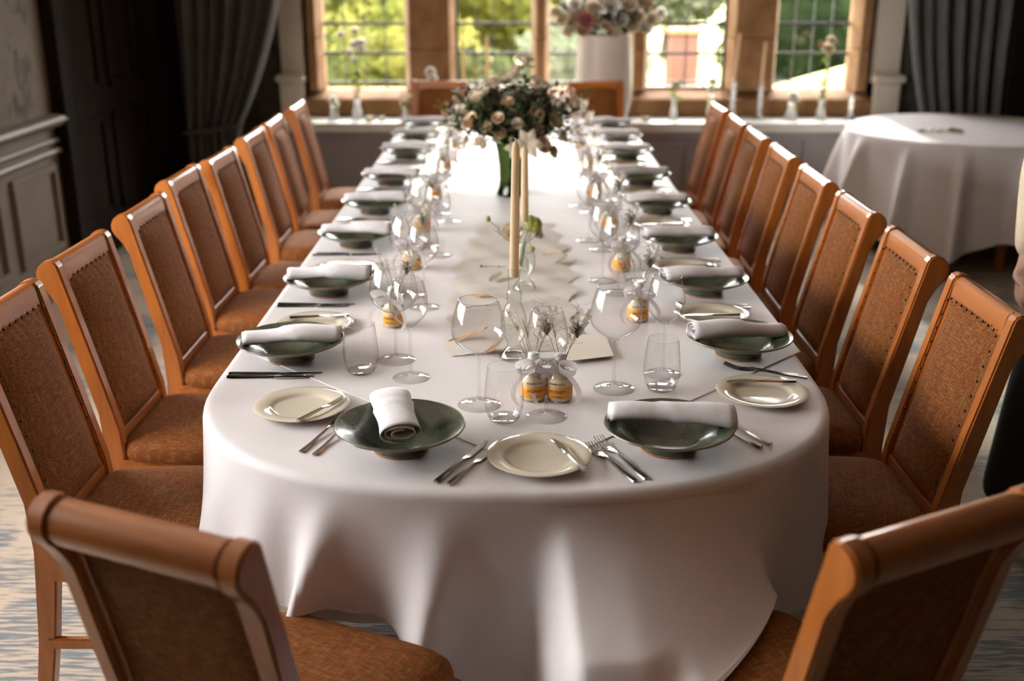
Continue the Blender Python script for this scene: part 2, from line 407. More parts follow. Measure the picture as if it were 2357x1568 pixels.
class MB:
    """collects shapes into one mesh"""
    def __init__(s): s.v = []; s.f = []
    def add(s, v, f):
        n = len(s.v); s.v += [tuple(p) for p in v]; s.f += [tuple(i + n for i in q) for q in f]; return s
    def box(s, x0, x1, y0, y1, z0, z1):
        v = [(x, y, z) for x in (x0, x1) for y in (y0, y1) for z in (z0, z1)]
        return s.add(v, [(0, 1, 3, 2), (4, 6, 7, 5), (0, 4, 5, 1), (2, 3, 7, 6), (0, 2, 6, 4), (1, 5, 7, 3)])
    def tube(s, pts, radii, n=8, cap=True):
        pts = [Vector(p) for p in pts]
        if not hasattr(radii, '__len__'): radii = [radii] * len(pts)
        v = []; f = []
        t0 = (pts[1] - pts[0]).normalized()
        ref = Vector((0, 0, 1)) if abs(t0.z) < 0.9 else Vector((1, 0, 0))
        a = t0.cross(ref).normalized()
        for i, p in enumerate(pts):
            t = (pts[min(i + 1, len(pts) - 1)] - pts[max(i - 1, 0)]).normalized()
            a = (a - t * a.dot(t)).normalized(); b = t.cross(a)
            for k in range(n):
                q = 2 * pi * k / n
                v.append(p + (a * cos(q) + b * sin(q)) * radii[i])
        for i in range(len(pts) - 1):
            for k in range(n):
                f.append((i * n + k, i * n + (k + 1) % n, (i + 1) * n + (k + 1) % n, (i + 1) * n + k))
        if cap:
            f.append(tuple(reversed(range(n)))); f.append(tuple((len(pts) - 1) * n + k for k in range(n)))
        return s.add(v, f)
    def lathe(s, prof, n=32, c=(0, 0, 0)):
        v = []; f = []; idx = []
        for r, z in prof:
            if r < 1e-6: idx.append([len(v)]); v.append((c[0], c[1], c[2] + z))
            else:
                idx.append(list(range(len(v), len(v) + n)))
                for k in range(n):
                    q = 2 * pi * k / n; v.append((c[0] + r * cos(q), c[1] + r * sin(q), c[2] + z))
        for i in range(len(prof) - 1):
            A, B = idx[i], idx[i + 1]
            for k in range(n):
                k2 = (k + 1) % n
                if len(A) == 1 and len(B) == 1: continue
                if len(A) == 1: f.append((A[0], B[k2], B[k]))
                elif len(B) == 1: f.append((A[k], A[k2], B[0]))
                else: f.append((A[k], A[k2], B[k2], B[k]))
        return s.add(v, f)
    def prism(s, poly, x0, x1):
        """polygon in (y, z) extruded along x"""
        n = len(poly)
        v = [(x0, y, z) for y, z in poly] + [(x1, y, z) for y, z in poly]
        f = [tuple(range(n)), tuple(reversed(range(n, 2 * n)))]
        f += [(i, i + n, (i + 1) % n + n, (i + 1) % n) for i in range(n)]
        return s.add(v, f)
    def grid(s, fn, nu, nv, closed_u=False):
        v = [fn(i / (nu if closed_u else nu - 1), j / (nv - 1)) for j in range(nv) for i in range(nu)]
        f = []
        for j in range(nv - 1):
            for i in range(nu if closed_u else nu - 1):
                i2 = (i + 1) % nu
                f.append((j * nu + i, j * nu + i2, (j + 1) * nu + i2, (j + 1) * nu + i))
        return s.add(v, f)
    def build(s, name, mat, parent=None, smooth=True, bevel=0, seg=2, loc=None, angle=35):
        bm = bmesh.new()
        vs = [bm.verts.new(p) for p in s.v]
        for q in s.f:
            try: bm.faces.new([vs[i] for i in q])
            except ValueError: pass
        bmesh.ops.recalc_face_normals(bm, faces=bm.faces)
        if bevel:
            es = [e for e in bm.edges if len(e.link_faces) == 2 and e.calc_face_angle(0) > radians(30)]
            bmesh.ops.bevel(bm, geom=es, offset=bevel, segments=seg, affect='EDGES', clamp_overlap=True)
        o = from_bm(name, bm, mat, parent, smooth, loc)
        if smooth and angle:
            o.data.set_sharp_from_angle(angle=radians(angle))
        return o

def ico(sub=1):
    bm = bmesh.new(); bmesh.ops.create_icosphere(bm, subdivisions=sub, radius=1)
    v = [tuple(p.co) for p in bm.verts]; f = [tuple(q.index for q in g.verts) for g in bm.faces]
    bm.free(); return v, f
ICO1 = ico(1); ICO2 = ico(2)

def kids(o): return [c for c in bpy.data.objects if c.parent == o]
def copy_tree(o, parent=None, _tree=None):
    c = o.copy(); col.objects.link(c)
    if parent: c.parent = parent
    for ch in TREE.get(o.name, []): copy_tree(ch, c)
    return c
TREE = {}
def freeze(o):
    """remember a prototype's parts so that copies need no search"""
    TREE[o.name] = [c for c in bpy.data.objects if c.parent == o]
    for c in TREE[o.name]:
        freeze(c)
    return o

ORD = ['nearest', 'second', 'third', 'fourth', 'fifth', 'sixth', 'seventh', 'farthest']
def nth(i):
    return 'nearest the camera' if i == 0 else ('at the window end' if i == 7 else ORD[i] + ' from the near end')

# ================================================================== the room
def struct(o):
    o['kind'] = 'structure'; return o

RX, BY, CH = 4.0, -3.0, 2.9        # right wall, rear wall, ceiling height
struct(MB().box(-2.7, RX + 0.2, BY - 0.2, 8.5, -0.12, 0).build('floor', M['carpet'], smooth=False))
struct(MB().box(-2.7, RX + 0.2, BY - 0.2, 8.5, CH, CH + 0.15).build('ceiling', M['ceiling'], smooth=False))

# left wall: painted dado below, floral paper above, a window beside the near half of the table
WL0, WL1 = 1.4, 4.4
m_ = MB()
m_.box(-2.7, -2.5, BY, WL0, 0.92, CH).box(-2.7, -2.5, WL1, 5.93, 0.92, CH)
m_.box(-2.7, -2.5, WL0, WL1, 2.15, CH)
wall_left = struct(m_.build('wall_left', M['wallpaper'], smooth=False))
m_ = MB().box(-2.7, -2.5, BY, 5.93, 0, 0.92)
m_.build('dado_board', M['taupe_paint'], wall_left, smooth=False)
m_ = MB()
prof = [(-2.50, 0.885), (-2.462, 0.89), (-2.438, 0.905), (-2.428, 0.925), (-2.438, 0.945), (-2.47, 0.955), (-2.50, 0.957)]
def run_y(m, prof, y0, y1):
    """profile in (x, z) run along y"""
    n = len(prof)
    v = [(x, y0, z) for x, z in prof] + [(x, y1, z) for x, z in prof]
    m.add(v, [tuple(range(n)), tuple(reversed(range(n, 2 * n)))] + [(i, i + n, (i + 1) % n + n, (i + 1) % n) for i in range(n)])
run_y(m_, prof, BY, 5.95)
m_.build('dado_rail', M['taupe_paint'], wall_left, bevel=0)
m_ = MB()
run_y(m_, [(-2.50, 0.80), (-2.485, 0.80), (-2.475, 0.815), (-2.485, 0.83), (-2.50, 0.83)], BY, 5.93)
run_y(m_, [(-2.50, 0.745), (-2.478, 0.745), (-2.470, 0.76), (-2.478, 0.775), (-2.50, 0.775)], BY, 5.93)
m_.build('dado_moulding', M['taupe_paint'], wall_left)
for k, (y0, y1) in enumerate([(4.62, 5.16), (5.30, 5.84), (3.9, 4.46)]):
    m_ = MB()
    for a0, a1, z0, z1 in ((y0, y1, 0.24, 0.28), (y0, y1, 0.66, 0.70), (y0, y0 + 0.035, 0.28, 0.66), (y1 - 0.035, y1, 0.28, 0.66)):
        m_.box(-2.50, -2.478, a0, a1, z0, z1)
    m_.build('panel_frame', M['taupe_paint'], wall_left, bevel=0.006)
m_ = MB(); run_y(m_, [(-2.50, 0), (-2.47, 0), (-2.47, 0.14), (-2.482, 0.165), (-2.50, 0.17)], BY, 5.93)
o = m_.build('baseboard_left', M['taupe_paint']); struct(o)
# window in the left wall
w = empty('window_6', (-2.6, 2.9, 0.92)); struct(w)
m_ = MB()
for y in (WL0, 2.4, 3.4, WL1):
    y0 = y - 2.9
    m_.box(-0.06, 0.06, y0 - 0.04, y0 + 0.04, 0, 1.23)
m_.box(-0.06, 0.06, WL0 - 2.9, WL1 - 2.9, 1.18, 1.23).box(-0.10, 0.16, WL0 - 2.9, WL1 - 2.9, 0, 0.05)
m_.build('window_frame', M['cream_paint'], w, bevel=0.004)
for k in range(3):
    y0 = -1.5 + k * 1.0
    MB().box(-0.005, 0.005, y0 + 0.05, y0 + 0.95, 0.06, 1.18).build('pane', M['pane'], w, smooth=False)

# dark panelled timber door and its casing, between the left wall and the window bay
d = empty('door_1', (-2.5, 6.0, 0)); struct(d)
MB().box(-0.10, 0.07, -0.08, 0.08, 0, CH).build('door_post', M['dark_wood'], d, bevel=0.01)
MB().box(-0.10, 0.05, 2.12, 2.2, 0, CH).build('door_post', M['dark_wood'], d, bevel=0.01)
MB().box(-0.2, -0.03, 0.08, 2.12, 0, CH).build('door_leaf', M['dark_wood'], d, smooth=False)
for y0 in (0.22, 0.86, 1.50):
    for z0, z1 in ((0.25, 0.85), (1.0, 2.1)):
        m_ = MB()
        for a0, a1, b0, b1 in ((y0, y0 + 0.5, z0, z0 + 0.04), (y0, y0 + 0.5, z1 - 0.04, z1), (y0, y0 + 0.04, z0, z1), (y0 + 0.46, y0 + 0.5, z0, z1)):
            m_.box(-0.03, -0.012, a0, a1, b0, b1)
        m_.build('door_panel', M['dark_wood'], d, bevel=0.004)

# right wall and rear wall
struct(MB().box(RX, RX + 0.2, BY, 8.5, 0, CH).build('wall_right', M['wallpaper_shaded'], smooth=False))
struct(MB().box(-2.7, RX + 0.2, BY - 0.2, BY, 0, CH).build('wall_rear', M['wallpaper_shaded'], smooth=False))

# window wall: shade-coloured floral paper either side, white plaster beside the stonework
wb_ = MB()
wb_.box(-2.7, -1.72, 8.2, 8.5, 0, CH).box(2.80, RX + 0.2, 8.2, 8.5, 0, CH)
wall_back = struct(wb_.build('wall_back', M['wallpaper_shaded'], smooth=False))
WZ0, WZ1 = 0.83, 2.62
MB().box(-1.72, 2.80, 8.30, 8.5, 0, 0.66).box(-1.72, 2.80, 8.2, 8.5, WZ1 + 0.1, CH).box(-1.72, -1.56, 8.16, 8.5, 0.6, CH).box(2.62, 2.80, 8.16, 8.5, 0.6, CH) \
    .build('plaster', M['cream_paint'], wall_back, smooth=False)
m_ = MB()
m_.box(-1.74, -1.56, 8.13, 8.3, 0.66, 0.90).box(2.62, 2.82, 8.13, 8.3, 0.66, 0.90)
m_.box(-1.76, -1.55, 8.09, 8.3, 0.90, 0.955).box(2.61, 2.84, 8.09, 8.3, 0.90, 0.955)
m_.build('side_panelling', M['cream_paint'], wall_back, bevel=0.012, seg=3)
# white shelf along the bay and the grey panelling under it
m_ = MB().box(-1.75, 2.85, 7.80, 8.32, 0.62, 0.65)
sill = struct(m_.build('trim_1', M['white_paint'], bevel=0.008, seg=3))
MB().box(-1.75, 2.85, 7.815, 7.85, 0.585, 0.62).build('nosing', M['white_paint'], sill, bevel=0.005)
m_ = MB().box(-1.75, 2.85, 7.90, 8.2, 0, 0.62)
bay = struct(m_.build('wall_bay', M['grey_paint'], smooth=False))
x = -1.7
for k in range(6):
    x0 = -1.70 + k * 0.755
    m_ = MB()
    for a0, a1, z0, z1 in ((x0, x0 + 0.70, 0.10, 0.14), (x0, x0 + 0.70, 0.48, 0.52), (x0, x0 + 0.04, 0.14, 0.48), (x0 + 0.66, x0 + 0.70, 0.14, 0.48)):
        m_.box(a0, a1, 7.878, 7.90, z0, z1)
    m_.build('panel_frame', M['grey_paint'], bay, bevel=0.005)
struct(MB().box(-1.75, 2.85, 7.872, 7.90, 0, 0.08).build('baseboard_back', M['grey_paint'], bevel=0.004))

# stone mullioned window: five lights
PX = [(745, 932), (1050, 1222), (1265, 1440), (1492, 1670), (1787, 1955)]
def wx(px): return (px - 1188) * 8.06 / 2500
lights_x = [(wx(a), wx(b)) for a, b in PX]
gaps = [(-1.56, lights_x[0][0])] + [(lights_x[i][1], lights_x[i + 1][0]) for i in range(4)] + [(lights_x[4][1], 2.62)]
def mullion(x0, x1, z0, z1, wbig):
    """plan of one stone: chamfered toward the room and toward the garden"""
    c = min(0.045, (x1 - x0) * 0.28)
    return [(x0, 8.34), (x0 + c, 8.20), (x1 - c, 8.20), (x1, 8.34), (x1, 8.40), (x1 - c, 8.5), (x0 + c, 8.5), (x0, 8.40)]
frame = struct(empty('window_surround', (0, 0, 0)))
for gi, (x0, x1) in enumerate(gaps):
    z = WZ0
    hs = [0.30, 0.42, 0.36, 0.40, 0.31] if gi % 2 else [0.38, 0.34, 0.42, 0.30, 0.35]
    for h in hs:
        z1 = min(z + h, WZ1)
        pl = mullion(x0, x1, z, z1, 0)
        v = [(a, b, z + 0.002) for a, b in pl] + [(a, b, z1 - 0.002) for a, b in pl]
        n = 8
        f = [tuple(reversed(range(n))), tuple(range(n, 2 * n))] + [(i, (i + 1) % n, (i + 1) % n + n, i + n) for i in range(n)]
        MB().add(v, f).build('stone_block', M['stone'], frame, bevel=0.003, seg=1)
        z = z1
        if z >= WZ1 - 0.01: break
# sill course of stones with a sloping top, and the head course
z0 = 0.655
for i, (a, b) in enumerate([(-1.56, -0.85), (-0.85, -0.44), (-0.44, 0.12), (0.12, 0.88), (0.88, 1.54), (1.54, 2.62)]):
    m_ = MB().add([(a + 0.002, 8.16, z0), (b - 0.002, 8.16, z0), (b - 0.002, 8.5, z0), (a + 0.002, 8.5, z0),
                   (a + 0.002, 8.16, 0.775), (b - 0.002, 8.16, 0.775), (b - 0.002, 8.33, WZ0 + 0.004), (a + 0.002, 8.33, WZ0 + 0.004),
                   (b - 0.002, 8.5, WZ0), (a + 0.002, 8.5, WZ0)],
                  [(0, 3, 2, 1), (0, 1, 5, 4), (4, 5, 6, 7), (7, 6, 8, 9), (3, 9, 8, 2), (1, 2, 8, 6, 5), (0, 4, 7, 9, 3)])
    m_.build('stone_block', M['stone'], frame, bevel=0.004, seg=1)
    MB().box(a + 0.002, b - 0.002, 8.18, 8.5, WZ1, WZ1 + 0.16).build('stone_block', M['stone'], frame, bevel=0.004, seg=1)
for i, (x0, x1) in enumerate(lights_x):
    w = struct(empty('window_%d' % (i + 1), ((x0 + x1) / 2, 8.37, WZ0)))
    hw = (x1 - x0) / 2; hh = WZ1 - WZ0
    MB().box(-hw, hw, -0.003, 0.003, 0, hh).build('pane', M['pane'], w, smooth=False)
    m_ = MB()
    nb = 4
    for k in range(1, nb):
        xx = -hw + 2 * hw * k / nb
        m_.box(xx - 0.004, xx + 0.004, -0.007, 0.007, 0, hh)
    zz = 0.055
    while zz < hh:
        m_.box(-hw, hw, -0.007, 0.007, zz - 0.004, zz + 0.004); zz += 0.2067
    m_.build('lead_came', M['lead'], w, smooth=False)
    m_ = MB()
    for zz in (0.262, 0.475, 1.1):
        m_.box(-hw, hw, -0.022, -0.008, zz - 0.011, zz + 0.011)
    m_.build('saddle_bar', M['lead'], w, bevel=0.003)
    if i in (1, 3):
        s = -1 if i == 1 else 1
        MB().box(s * hw - 0.014, s * hw + 0.014, -0.03, 0.02, 0, hh).build('casement_frame', M['iron'], w, bevel=0.003)
        MB().box(-hw, hw, -0.03, 0.02, -0.004, 0.022).build('casement_frame', M['iron'], w, bevel=0.003)

# curtains, gathered back toward a tie near shelf height
def curtain(name, x_in_top, x_in_tie, x_out, zt, label, side):
    root = empty(name, ((x_in_top + x_out) / 2, 7.72, 0))
    cx = (x_in_top + x_out) / 2
    def fn(u, v):
        z = 2.75 - v * 2.72
        # inner edge sweeps out towards the tie then drops
        k = max(0.0, min(1.0, (2.75 - z) / (2.75 - zt)))
        s = k ** 2.6
        if z < zt: s = 1.0 - 0.12 * min(1, (zt - z) / 0.5)
        xi = x_in_top * (1 - s) + x_in_tie * s
        x = x_out + (xi - x_out) * u
        wdt = abs(xi - x_out)
        amp = 0.045 * (0.6 + 0.4 * wdt / abs(x_in_top - x_out))
        y = amp * sin(u * 2 * pi * 7 + 0.6 * sin(v * 3 + side)) + 0.018 * sin(u * 31 + v * 2)
        return (x - cx, y, z)
    m_ = MB().grid(fn, 150, 40)
    o = m_.build('curtain_cloth', M['curtain'], root, angle=0)
    md = o.modifiers.new('thickness', 'SOLIDIFY'); md.thickness = 0.004
    xt = (x_in_tie + x_out) / 2 - cx
    w2 = abs(x_in_tie - x_out) / 2 + 0.02
    MB().tube([(xt + w2 * cos(q), 0.07 * sin(q) * 1.1, zt + 0.03 * cos(q)) for q in [2 * pi * k / 24 for k in range(25)]], 0.012, 6, cap=False) \
        .build('tie_back', M['curtain'], root)
    tag(root, label, 'curtain', 'curtains beside the stone window')
    return root
curtain('curtain', -1.50, -1.95, -2.33, 0.62, 'grey curtain swept aside left of the stone window, dark timber beyond it', 0)
curtain('curtain', 2.60, 2.86, 3.42, 0.62, 'grey blue curtain right of the stone window, behind the round table', 1.7)

# ================================================================== the garden outside
g = struct(MB().grid(lambda u, v: (-40 + 90 * u, 8.6 + 60 * v, -0.35 + 0.9 * v + 0.15 * sin(u * 9) * v), 30, 30).build('ground', M['lawn']))
path = struct(MB().grid(lambda u, v: (1.2 + 9 * u - 2, 13.4 + 1.8 * v + 0.6 * sin(u * 3), -0.19 + 0.03 * v), 24, 4).build('garden_path', M['gravel']))

def crown(name, mat, parent, n, sx, sy, sz, leaf, seed, loc, shell=0.75, core=True):
    """a bumpy core wrapped in n leaf blades"""
    r = random.Random(seed)
    m_ = MB()
    if core:
        v, f = ICO2
        m_.add([(x * sx * .8 * (1 + .2 * r.random()), y * sy * .8 * (1 + .2 * r.random()), z * sz * .8) for x, y, z in v], f)
    for k in range(n):
        th = r.uniform(0, 2 * pi); cz = r.uniform(-1, 1); rr = sqrt(1 - cz * cz); q = r.uniform(shell, 1.08)
        q *= 0.85 + 0.25 * noise.noise(Vector((rr * cos(th) * 2 + seed, rr * sin(th) * 2, cz * 2)))  + 0.1
        p = Vector((rr * cos(th) * sx * q, rr * sin(th) * sy * q, cz * sz * q))
        a = Vector((r.uniform(-1, 1), r.uniform(-1, 1), r.uniform(-1, 1))).normalized() * leaf
        b = a.cross(Vector((r.uniform(-1, 1), r.uniform(-1, 1), r.uniform(-1, 1)))).normalized() * leaf * 0.5
        m_.add([p - a, p + b, p + a, p - b], [(0, 1, 2, 3)])
    me = bpy.data.meshes.new(name); me.from_pydata(m_.v, [], m_.f); me.materials.append(mat)
    o = bpy.data.objects.new(name, me); col.objects.link(o); o.parent = parent; o.location = loc
    o['kind'] = 'stuff'
    return o

def tree(x, y, h, sx, sz, mat, seed, label, leaf=0.16, n=2600):
    t = empty('tree', (x, y, -0.3))
    MB().tube([(0, 0, 0), (0.05, 0, h * 0.35), (-0.05, 0.03, h * 0.7)], [0.17, 0.13, 0.07], 9).build('trunk', M['bark'], t)
    crown('crown', mat, t, n, sx, sx, sz, leaf, seed, (0, 0, h))
    tag(t, label, 'tree', 'trees in the garden')
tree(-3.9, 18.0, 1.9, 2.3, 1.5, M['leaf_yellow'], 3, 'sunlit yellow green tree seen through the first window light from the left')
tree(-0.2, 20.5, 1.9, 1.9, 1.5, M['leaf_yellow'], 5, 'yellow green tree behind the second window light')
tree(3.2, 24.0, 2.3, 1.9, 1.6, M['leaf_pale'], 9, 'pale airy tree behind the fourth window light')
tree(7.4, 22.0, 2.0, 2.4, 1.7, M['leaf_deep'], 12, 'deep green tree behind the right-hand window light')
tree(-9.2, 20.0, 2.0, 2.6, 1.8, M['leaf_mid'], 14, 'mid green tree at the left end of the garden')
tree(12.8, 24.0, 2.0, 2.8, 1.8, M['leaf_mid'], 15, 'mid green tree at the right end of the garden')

def shrub(x, y, s, mat, seed, label, sz=0.7, n=1500, leaf=0.09):
    t = empty('shrub', (x, y, -0.3))
    MB().tube([(0, 0, 0), (0.02, 0, s * 0.5)], [0.05, 0.03], 7).build('stem', M['bark'], t)
    crown('foliage', mat, t, n, s, s * 0.8, s * sz, leaf, seed, (0, 0, s * sz * 0.95))
    tag(t, label, 'shrub', 'shrubs in the garden')
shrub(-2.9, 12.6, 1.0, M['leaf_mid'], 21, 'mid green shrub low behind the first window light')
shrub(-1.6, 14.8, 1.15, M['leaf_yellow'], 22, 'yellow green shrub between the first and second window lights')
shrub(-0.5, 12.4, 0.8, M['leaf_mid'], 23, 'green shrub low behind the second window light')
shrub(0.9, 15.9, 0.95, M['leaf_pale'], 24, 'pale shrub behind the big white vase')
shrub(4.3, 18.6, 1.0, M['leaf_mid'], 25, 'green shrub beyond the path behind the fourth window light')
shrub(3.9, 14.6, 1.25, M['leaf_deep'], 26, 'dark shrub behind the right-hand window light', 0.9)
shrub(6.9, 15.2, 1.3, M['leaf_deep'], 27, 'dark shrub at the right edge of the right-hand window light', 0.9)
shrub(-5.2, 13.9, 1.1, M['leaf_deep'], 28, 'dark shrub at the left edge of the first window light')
# a clipped sunlit grass bank that rises to the right
bank = MB().grid(lambda u, v: (2.1 + 3.0 * u, 10.9 + 1.8 * v, -0.32 + (0.55 + 0.85 * u ** 0.8) * sin(pi * min(1, v * 0.8 + 0.02)) * 1.0), 24, 14).build('grass_bank', M['lawn'])
struct(bank)
# white border flowers along the path
def border(x, y, seed, label):
    r = random.Random(seed); t = empty('flower_clump', (x, y, -0.3))
    m_ = MB()
    for k in range(60):
        a, q = r.uniform(0, 2 * pi), r.uniform(0, 0.4)
        v, f = ICO1; s = r.uniform(.03, .06); z = r.uniform(0.35, 0.55)
        m_.add([(p[0] * s + q * cos(a), p[1] * s + q * sin(a) * .6, p[2] * s * .7 + z) for p in v], f)
    m_.build('blossoms', M['white_flower'], t)['kind'] = 'stuff'
    crown('foliage', M['leaf_mid'], t, 350, .42, .3, .25, .05, seed, (0, 0, 0.25))
    tag(t, label, 'flowers', 'white flower clumps outside the window')
border(1.3, 11.4, 31, 'white flower clump outside the fourth window light, nearer the vase')
border(2.25, 11.7, 32, 'white flower clump outside the fourth window light, farther from the vase')
border(0.55, 11.8, 33, 'white flower clump outside the third window light')
# brick gate pier standing by the path
p_ = empty('brick_pier', (2.55, 17.2, -0.3))
for k in range(14):
    for j in range(2):
        MB().box(-0.22 + j * 0.225, -0.22 + j * 0.225 + 0.215, -0.22, 0.22, k * 0.075, k * 0.075 + 0.068).build('brick', M['brick_red'], p_, smooth=False)
MB().box(-0.27, 0.27, -0.27, 0.27, 1.05, 1.12).build('cap_stone', M['stone'], p_, bevel=0.01)
tag(p_, 'red brick pier by the garden path, behind the fourth window light', 'pier')

# ================================================================== dining table and cloths
TZ = 0.75
HW, YN, YF, EN = 0.722, 2.47, 6.45, 0.60     # half width, where the rounded ends begin, their depth
def outline(n=900, grow=0.0):
    """rounded-end table plan, counter-clockwise from the middle of the near end: (x, y, nx, ny)"""
    pts = []
    e = 2 / 2.35
    def sp(a):
        c, s = cos(a), sin(a)
        return (abs(c) ** e * (1 if c > 0 else -1), abs(s) ** e * (1 if s > 0 else -1))
    raw = []
    for k in range(400):
        q = -pi / 2 + pi * k / 400           # near end from middle to right side
        if k < 200:
            x, y = sp(q); raw.append((x * HW, YN + y * EN))
    for k in range(200): raw.append((HW, YN + (YF - YN) * k / 200))
    for k in range(400):
        x, y = sp(pi * k / 400); raw.append((x * HW, YF + y * EN))
    for k in range(200): raw.append((-HW, YF - (YF - YN) * k / 200))
    for k in range(200):
        x, y = sp(pi + pi / 2 * k / 200); raw.append((x * HW, YN + y * EN))
    # resample evenly
    L = [0]
    for i in range(len(raw)):
        a, b = raw[i], raw[(i + 1) % len(raw)]
        L.append(L[-1] + sqrt((a[0] - b[0]) ** 2 + (a[1] - b[1]) ** 2))
    T = L[-1]; j = 0
    for k in range(n):
        t = T * k / n
        while L[j + 1] < t: j += 1
        a, b = raw[j], raw[(j + 1) % len(raw)]
        w = (t - L[j]) / max(1e-9, L[j + 1] - L[j])
        pts.append((a[0] + (b[0] - a[0]) * w, a[1] + (b[1] - a[1]) * w))
    out = []
    for k in range(n):
        a, b = pts[k - 2], pts[(k + 2) % n]
        tx, ty = b[0] - a[0], b[1] - a[1]; l = sqrt(tx * tx + ty * ty)
        nx, ny = ty / l, -tx / l
        out.append((pts[k][0] + nx * grow, pts[k][1] + ny * grow, nx, ny))
    return out

def lerp_table(tab, x):
    if x <= tab[0][0]: return tab[0][1]
    for (a, va), (b, vb) in zip(tab, tab[1:]):
        if x <= b:
            t = (x - a) / (b - a); t = t * t * (3 - 2 * t)
            return va + (vb - va) * t
    return tab[-1][1]

def drape(name, top_z, hem, fold, n=900, rows=30, rest=None, grow=0.0, mat=None, top=True, rr=0.02, outl=None, centre=None):
    """cloth over a table: hem(x, y, k) gives the drop, fold(x, y, k, t) the outward swing at depth t"""
    P = outl or outline(n, grow)
    n = len(P)
    v = []; f = []
    cy = [p[1] for p in P]
    rings = [0.0, 0.35, 0.62, 0.80, 0.90, 0.955, 0.985]
    for q in rings[1:]:
        for x, y, nx, ny in P:
            if centre is None:
                yc = min(max(y, YN), YF); xc = 0.0
            else: xc, yc = centre
            v.append((xc + (x - xc) * q, yc + (y - yc) * q, top_z))
    if centre is None:
        spine = None
    for j in range(1, 5):
        a = pi / 2 * j / 4
        for k, (x, y, nx, ny) in enumerate(P):
            v.append((x + nx * (rr * sin(a) - rr * 0.4), y + ny * (rr * sin(a) - rr * 0.4), top_z - rr * (1 - cos(a))))
    for j in range(1, rows + 1):
        t = j / rows
        for k, (x, y, nx, ny) in enumerate(P):
            dr = hem(x, y, k)
            o = fold(x, y, k, t) + rr * 0.6
            z = top_z - rr - (dr - rr) * t
            if rest:                       # where the cloth comes to lie on a chair seat
                w, L = rest(x, y)
                if w > 0:
                    zs = 0.511
                    zr = zs + (top_z - rr - zs) * (1 - t) ** 1.25
                    orr = 0.01 + (0.06 + L) * t ** 1.9
                    if x < 0.25 and t > 0.80: zr -= (t - 0.80) / 0.20 * 0.16 * min(1, (0.25 - x) / 0.06)
                    z = z * (1 - w) + zr * w; o = o * (1 - w) + orr * w
            v.append((x + nx * o, y + ny * o, z))
    R = len(rings) - 1 + 4 + rows
    for j in range(R - 1):
        for k in range(n):
            k2 = (k + 1) % n
            f.append((j * n + k, j * n + k2, (j + 1) * n + k2, (j + 1) * n + k))
    # middle of the top
    if centre is None:
        # strip across: pair ring points left to right
        c0 = len(v)
        cs = []
        for x, y, nx, ny in P:
            cs.append((0.0, min(max(y, YN), YF)))
        base = c0
        for x, y in cs: v.append((x, y, top_z))
        for k in range(n):
            k2 = (k + 1) % n
            f.append((base + k, base + k2, k2, k))
    else:
        v.append((centre[0], centre[1], top_z)); c0 = len(v) - 1
        for k in range(n): f.append((c0, k, (k + 1) % n))
    me = bpy.data.meshes.new(name); me.from_pydata(v, [], f); me.materials.append(mat)
    me.polygons.foreach_set('use_smooth', [True] * len(me.polygons))
    bm = bmesh.new(); bm.from_mesh(me); bmesh.ops.remove_doubles(bm, verts=bm.verts, dist=1e-5); bmesh.ops.recalc_face_normals(bm, faces=bm.faces); bm.to_mesh(me); bm.free()
    o = bpy.data.objects.new(name, me); col.objects.link(o)
    return o, v, n, R

def near(y): return max(0.0, min(1.0, (2.50 - y) / 0.22))
def bump(x, c, w): return exp(-((x - c) / w) ** 2)
HEM = [(-0.75, 0.295), (-0.62, 0.30), (-0.45, 0.315), (-0.40, 0.27), (-0.30, 0.285), (-0.20, 0.33), (-0.06, 0.43), (0.10, 0.50), (0.30, 0.52), (0.42, 0.48), (0.52, 0.43), (0.75, 0.45)]
def hem_top(x, y, k):
    s = near(y)
    side = 0.240 + 0.004 * sin(y * 9 + x)
    return side * (1 - s) + lerp_table(HEM, x) * s
RIDGES = [(-0.640, 0.04, 0.030), (-0.525, 0.04, 0.030), (-0.385, 0.032, 0.080), (-0.150, 0.042, 0.100), (0.205, 0.038, 0.085), (0.03, 0.10, 0.018), (0.70, 0.03, 0.02)]
VALLEYS = [(-0.455, 0.03, 0.018), (-0.265, 0.05, 0.028), (0.315, 0.04, 0.020), (0.58, 0.05, 0.040)]
def fold_top(x, y, k, t):
    s = near(y)
    a = sum(h * bump(x, c + 0.05 * (t - .5) * (1 if c > 0 else -1), w * (1.25 - 0.35 * t)) for c, w, h in RIDGES)
    a -= sum(h * bump(x, c, w) for c, w, h in VALLEYS)
    c = 0.455 - 0.14 * t * t
    a += 0.16 * exp(-((x - c) / (0.040 if x > c else 0.12)) ** 2) - 0.05 * bump(x, 0.60, 0.045)
    sd = 0.008 + 0.008 * sin(y * 21 + 1.3 * x) + 0.006 * sin(y * 37)
    e = t ** 1.35
    return s * (0.018 * t + a * e) + (1 - s) * sd * t
def sstep(a, b, x):
    q = max(0.0, min(1.0, (x - a) / (b - a))); return q * q * (3 - 2 * q)
def rest_b(x, y):
    if y > 2.6: return 0.0, 0.0
    return sstep(0.03, 0.10, x) * (1 - sstep(0.475, 0.52, x)), max(0.0, min(0.33, 0.27 * (0.50 - x) / 0.25))
tc_, V_, N_, R_ = drape('tablecloth', TZ, hem_top, fold_top, mat=M['cloth'], rest=rest_b)
tag(tc_, 'long white tablecloth over the dining table, hem hanging in deep folds at the near end', 'tablecloth')
# stitched hem line
hm = []; 
row = (6 + 4 + 30) - 1
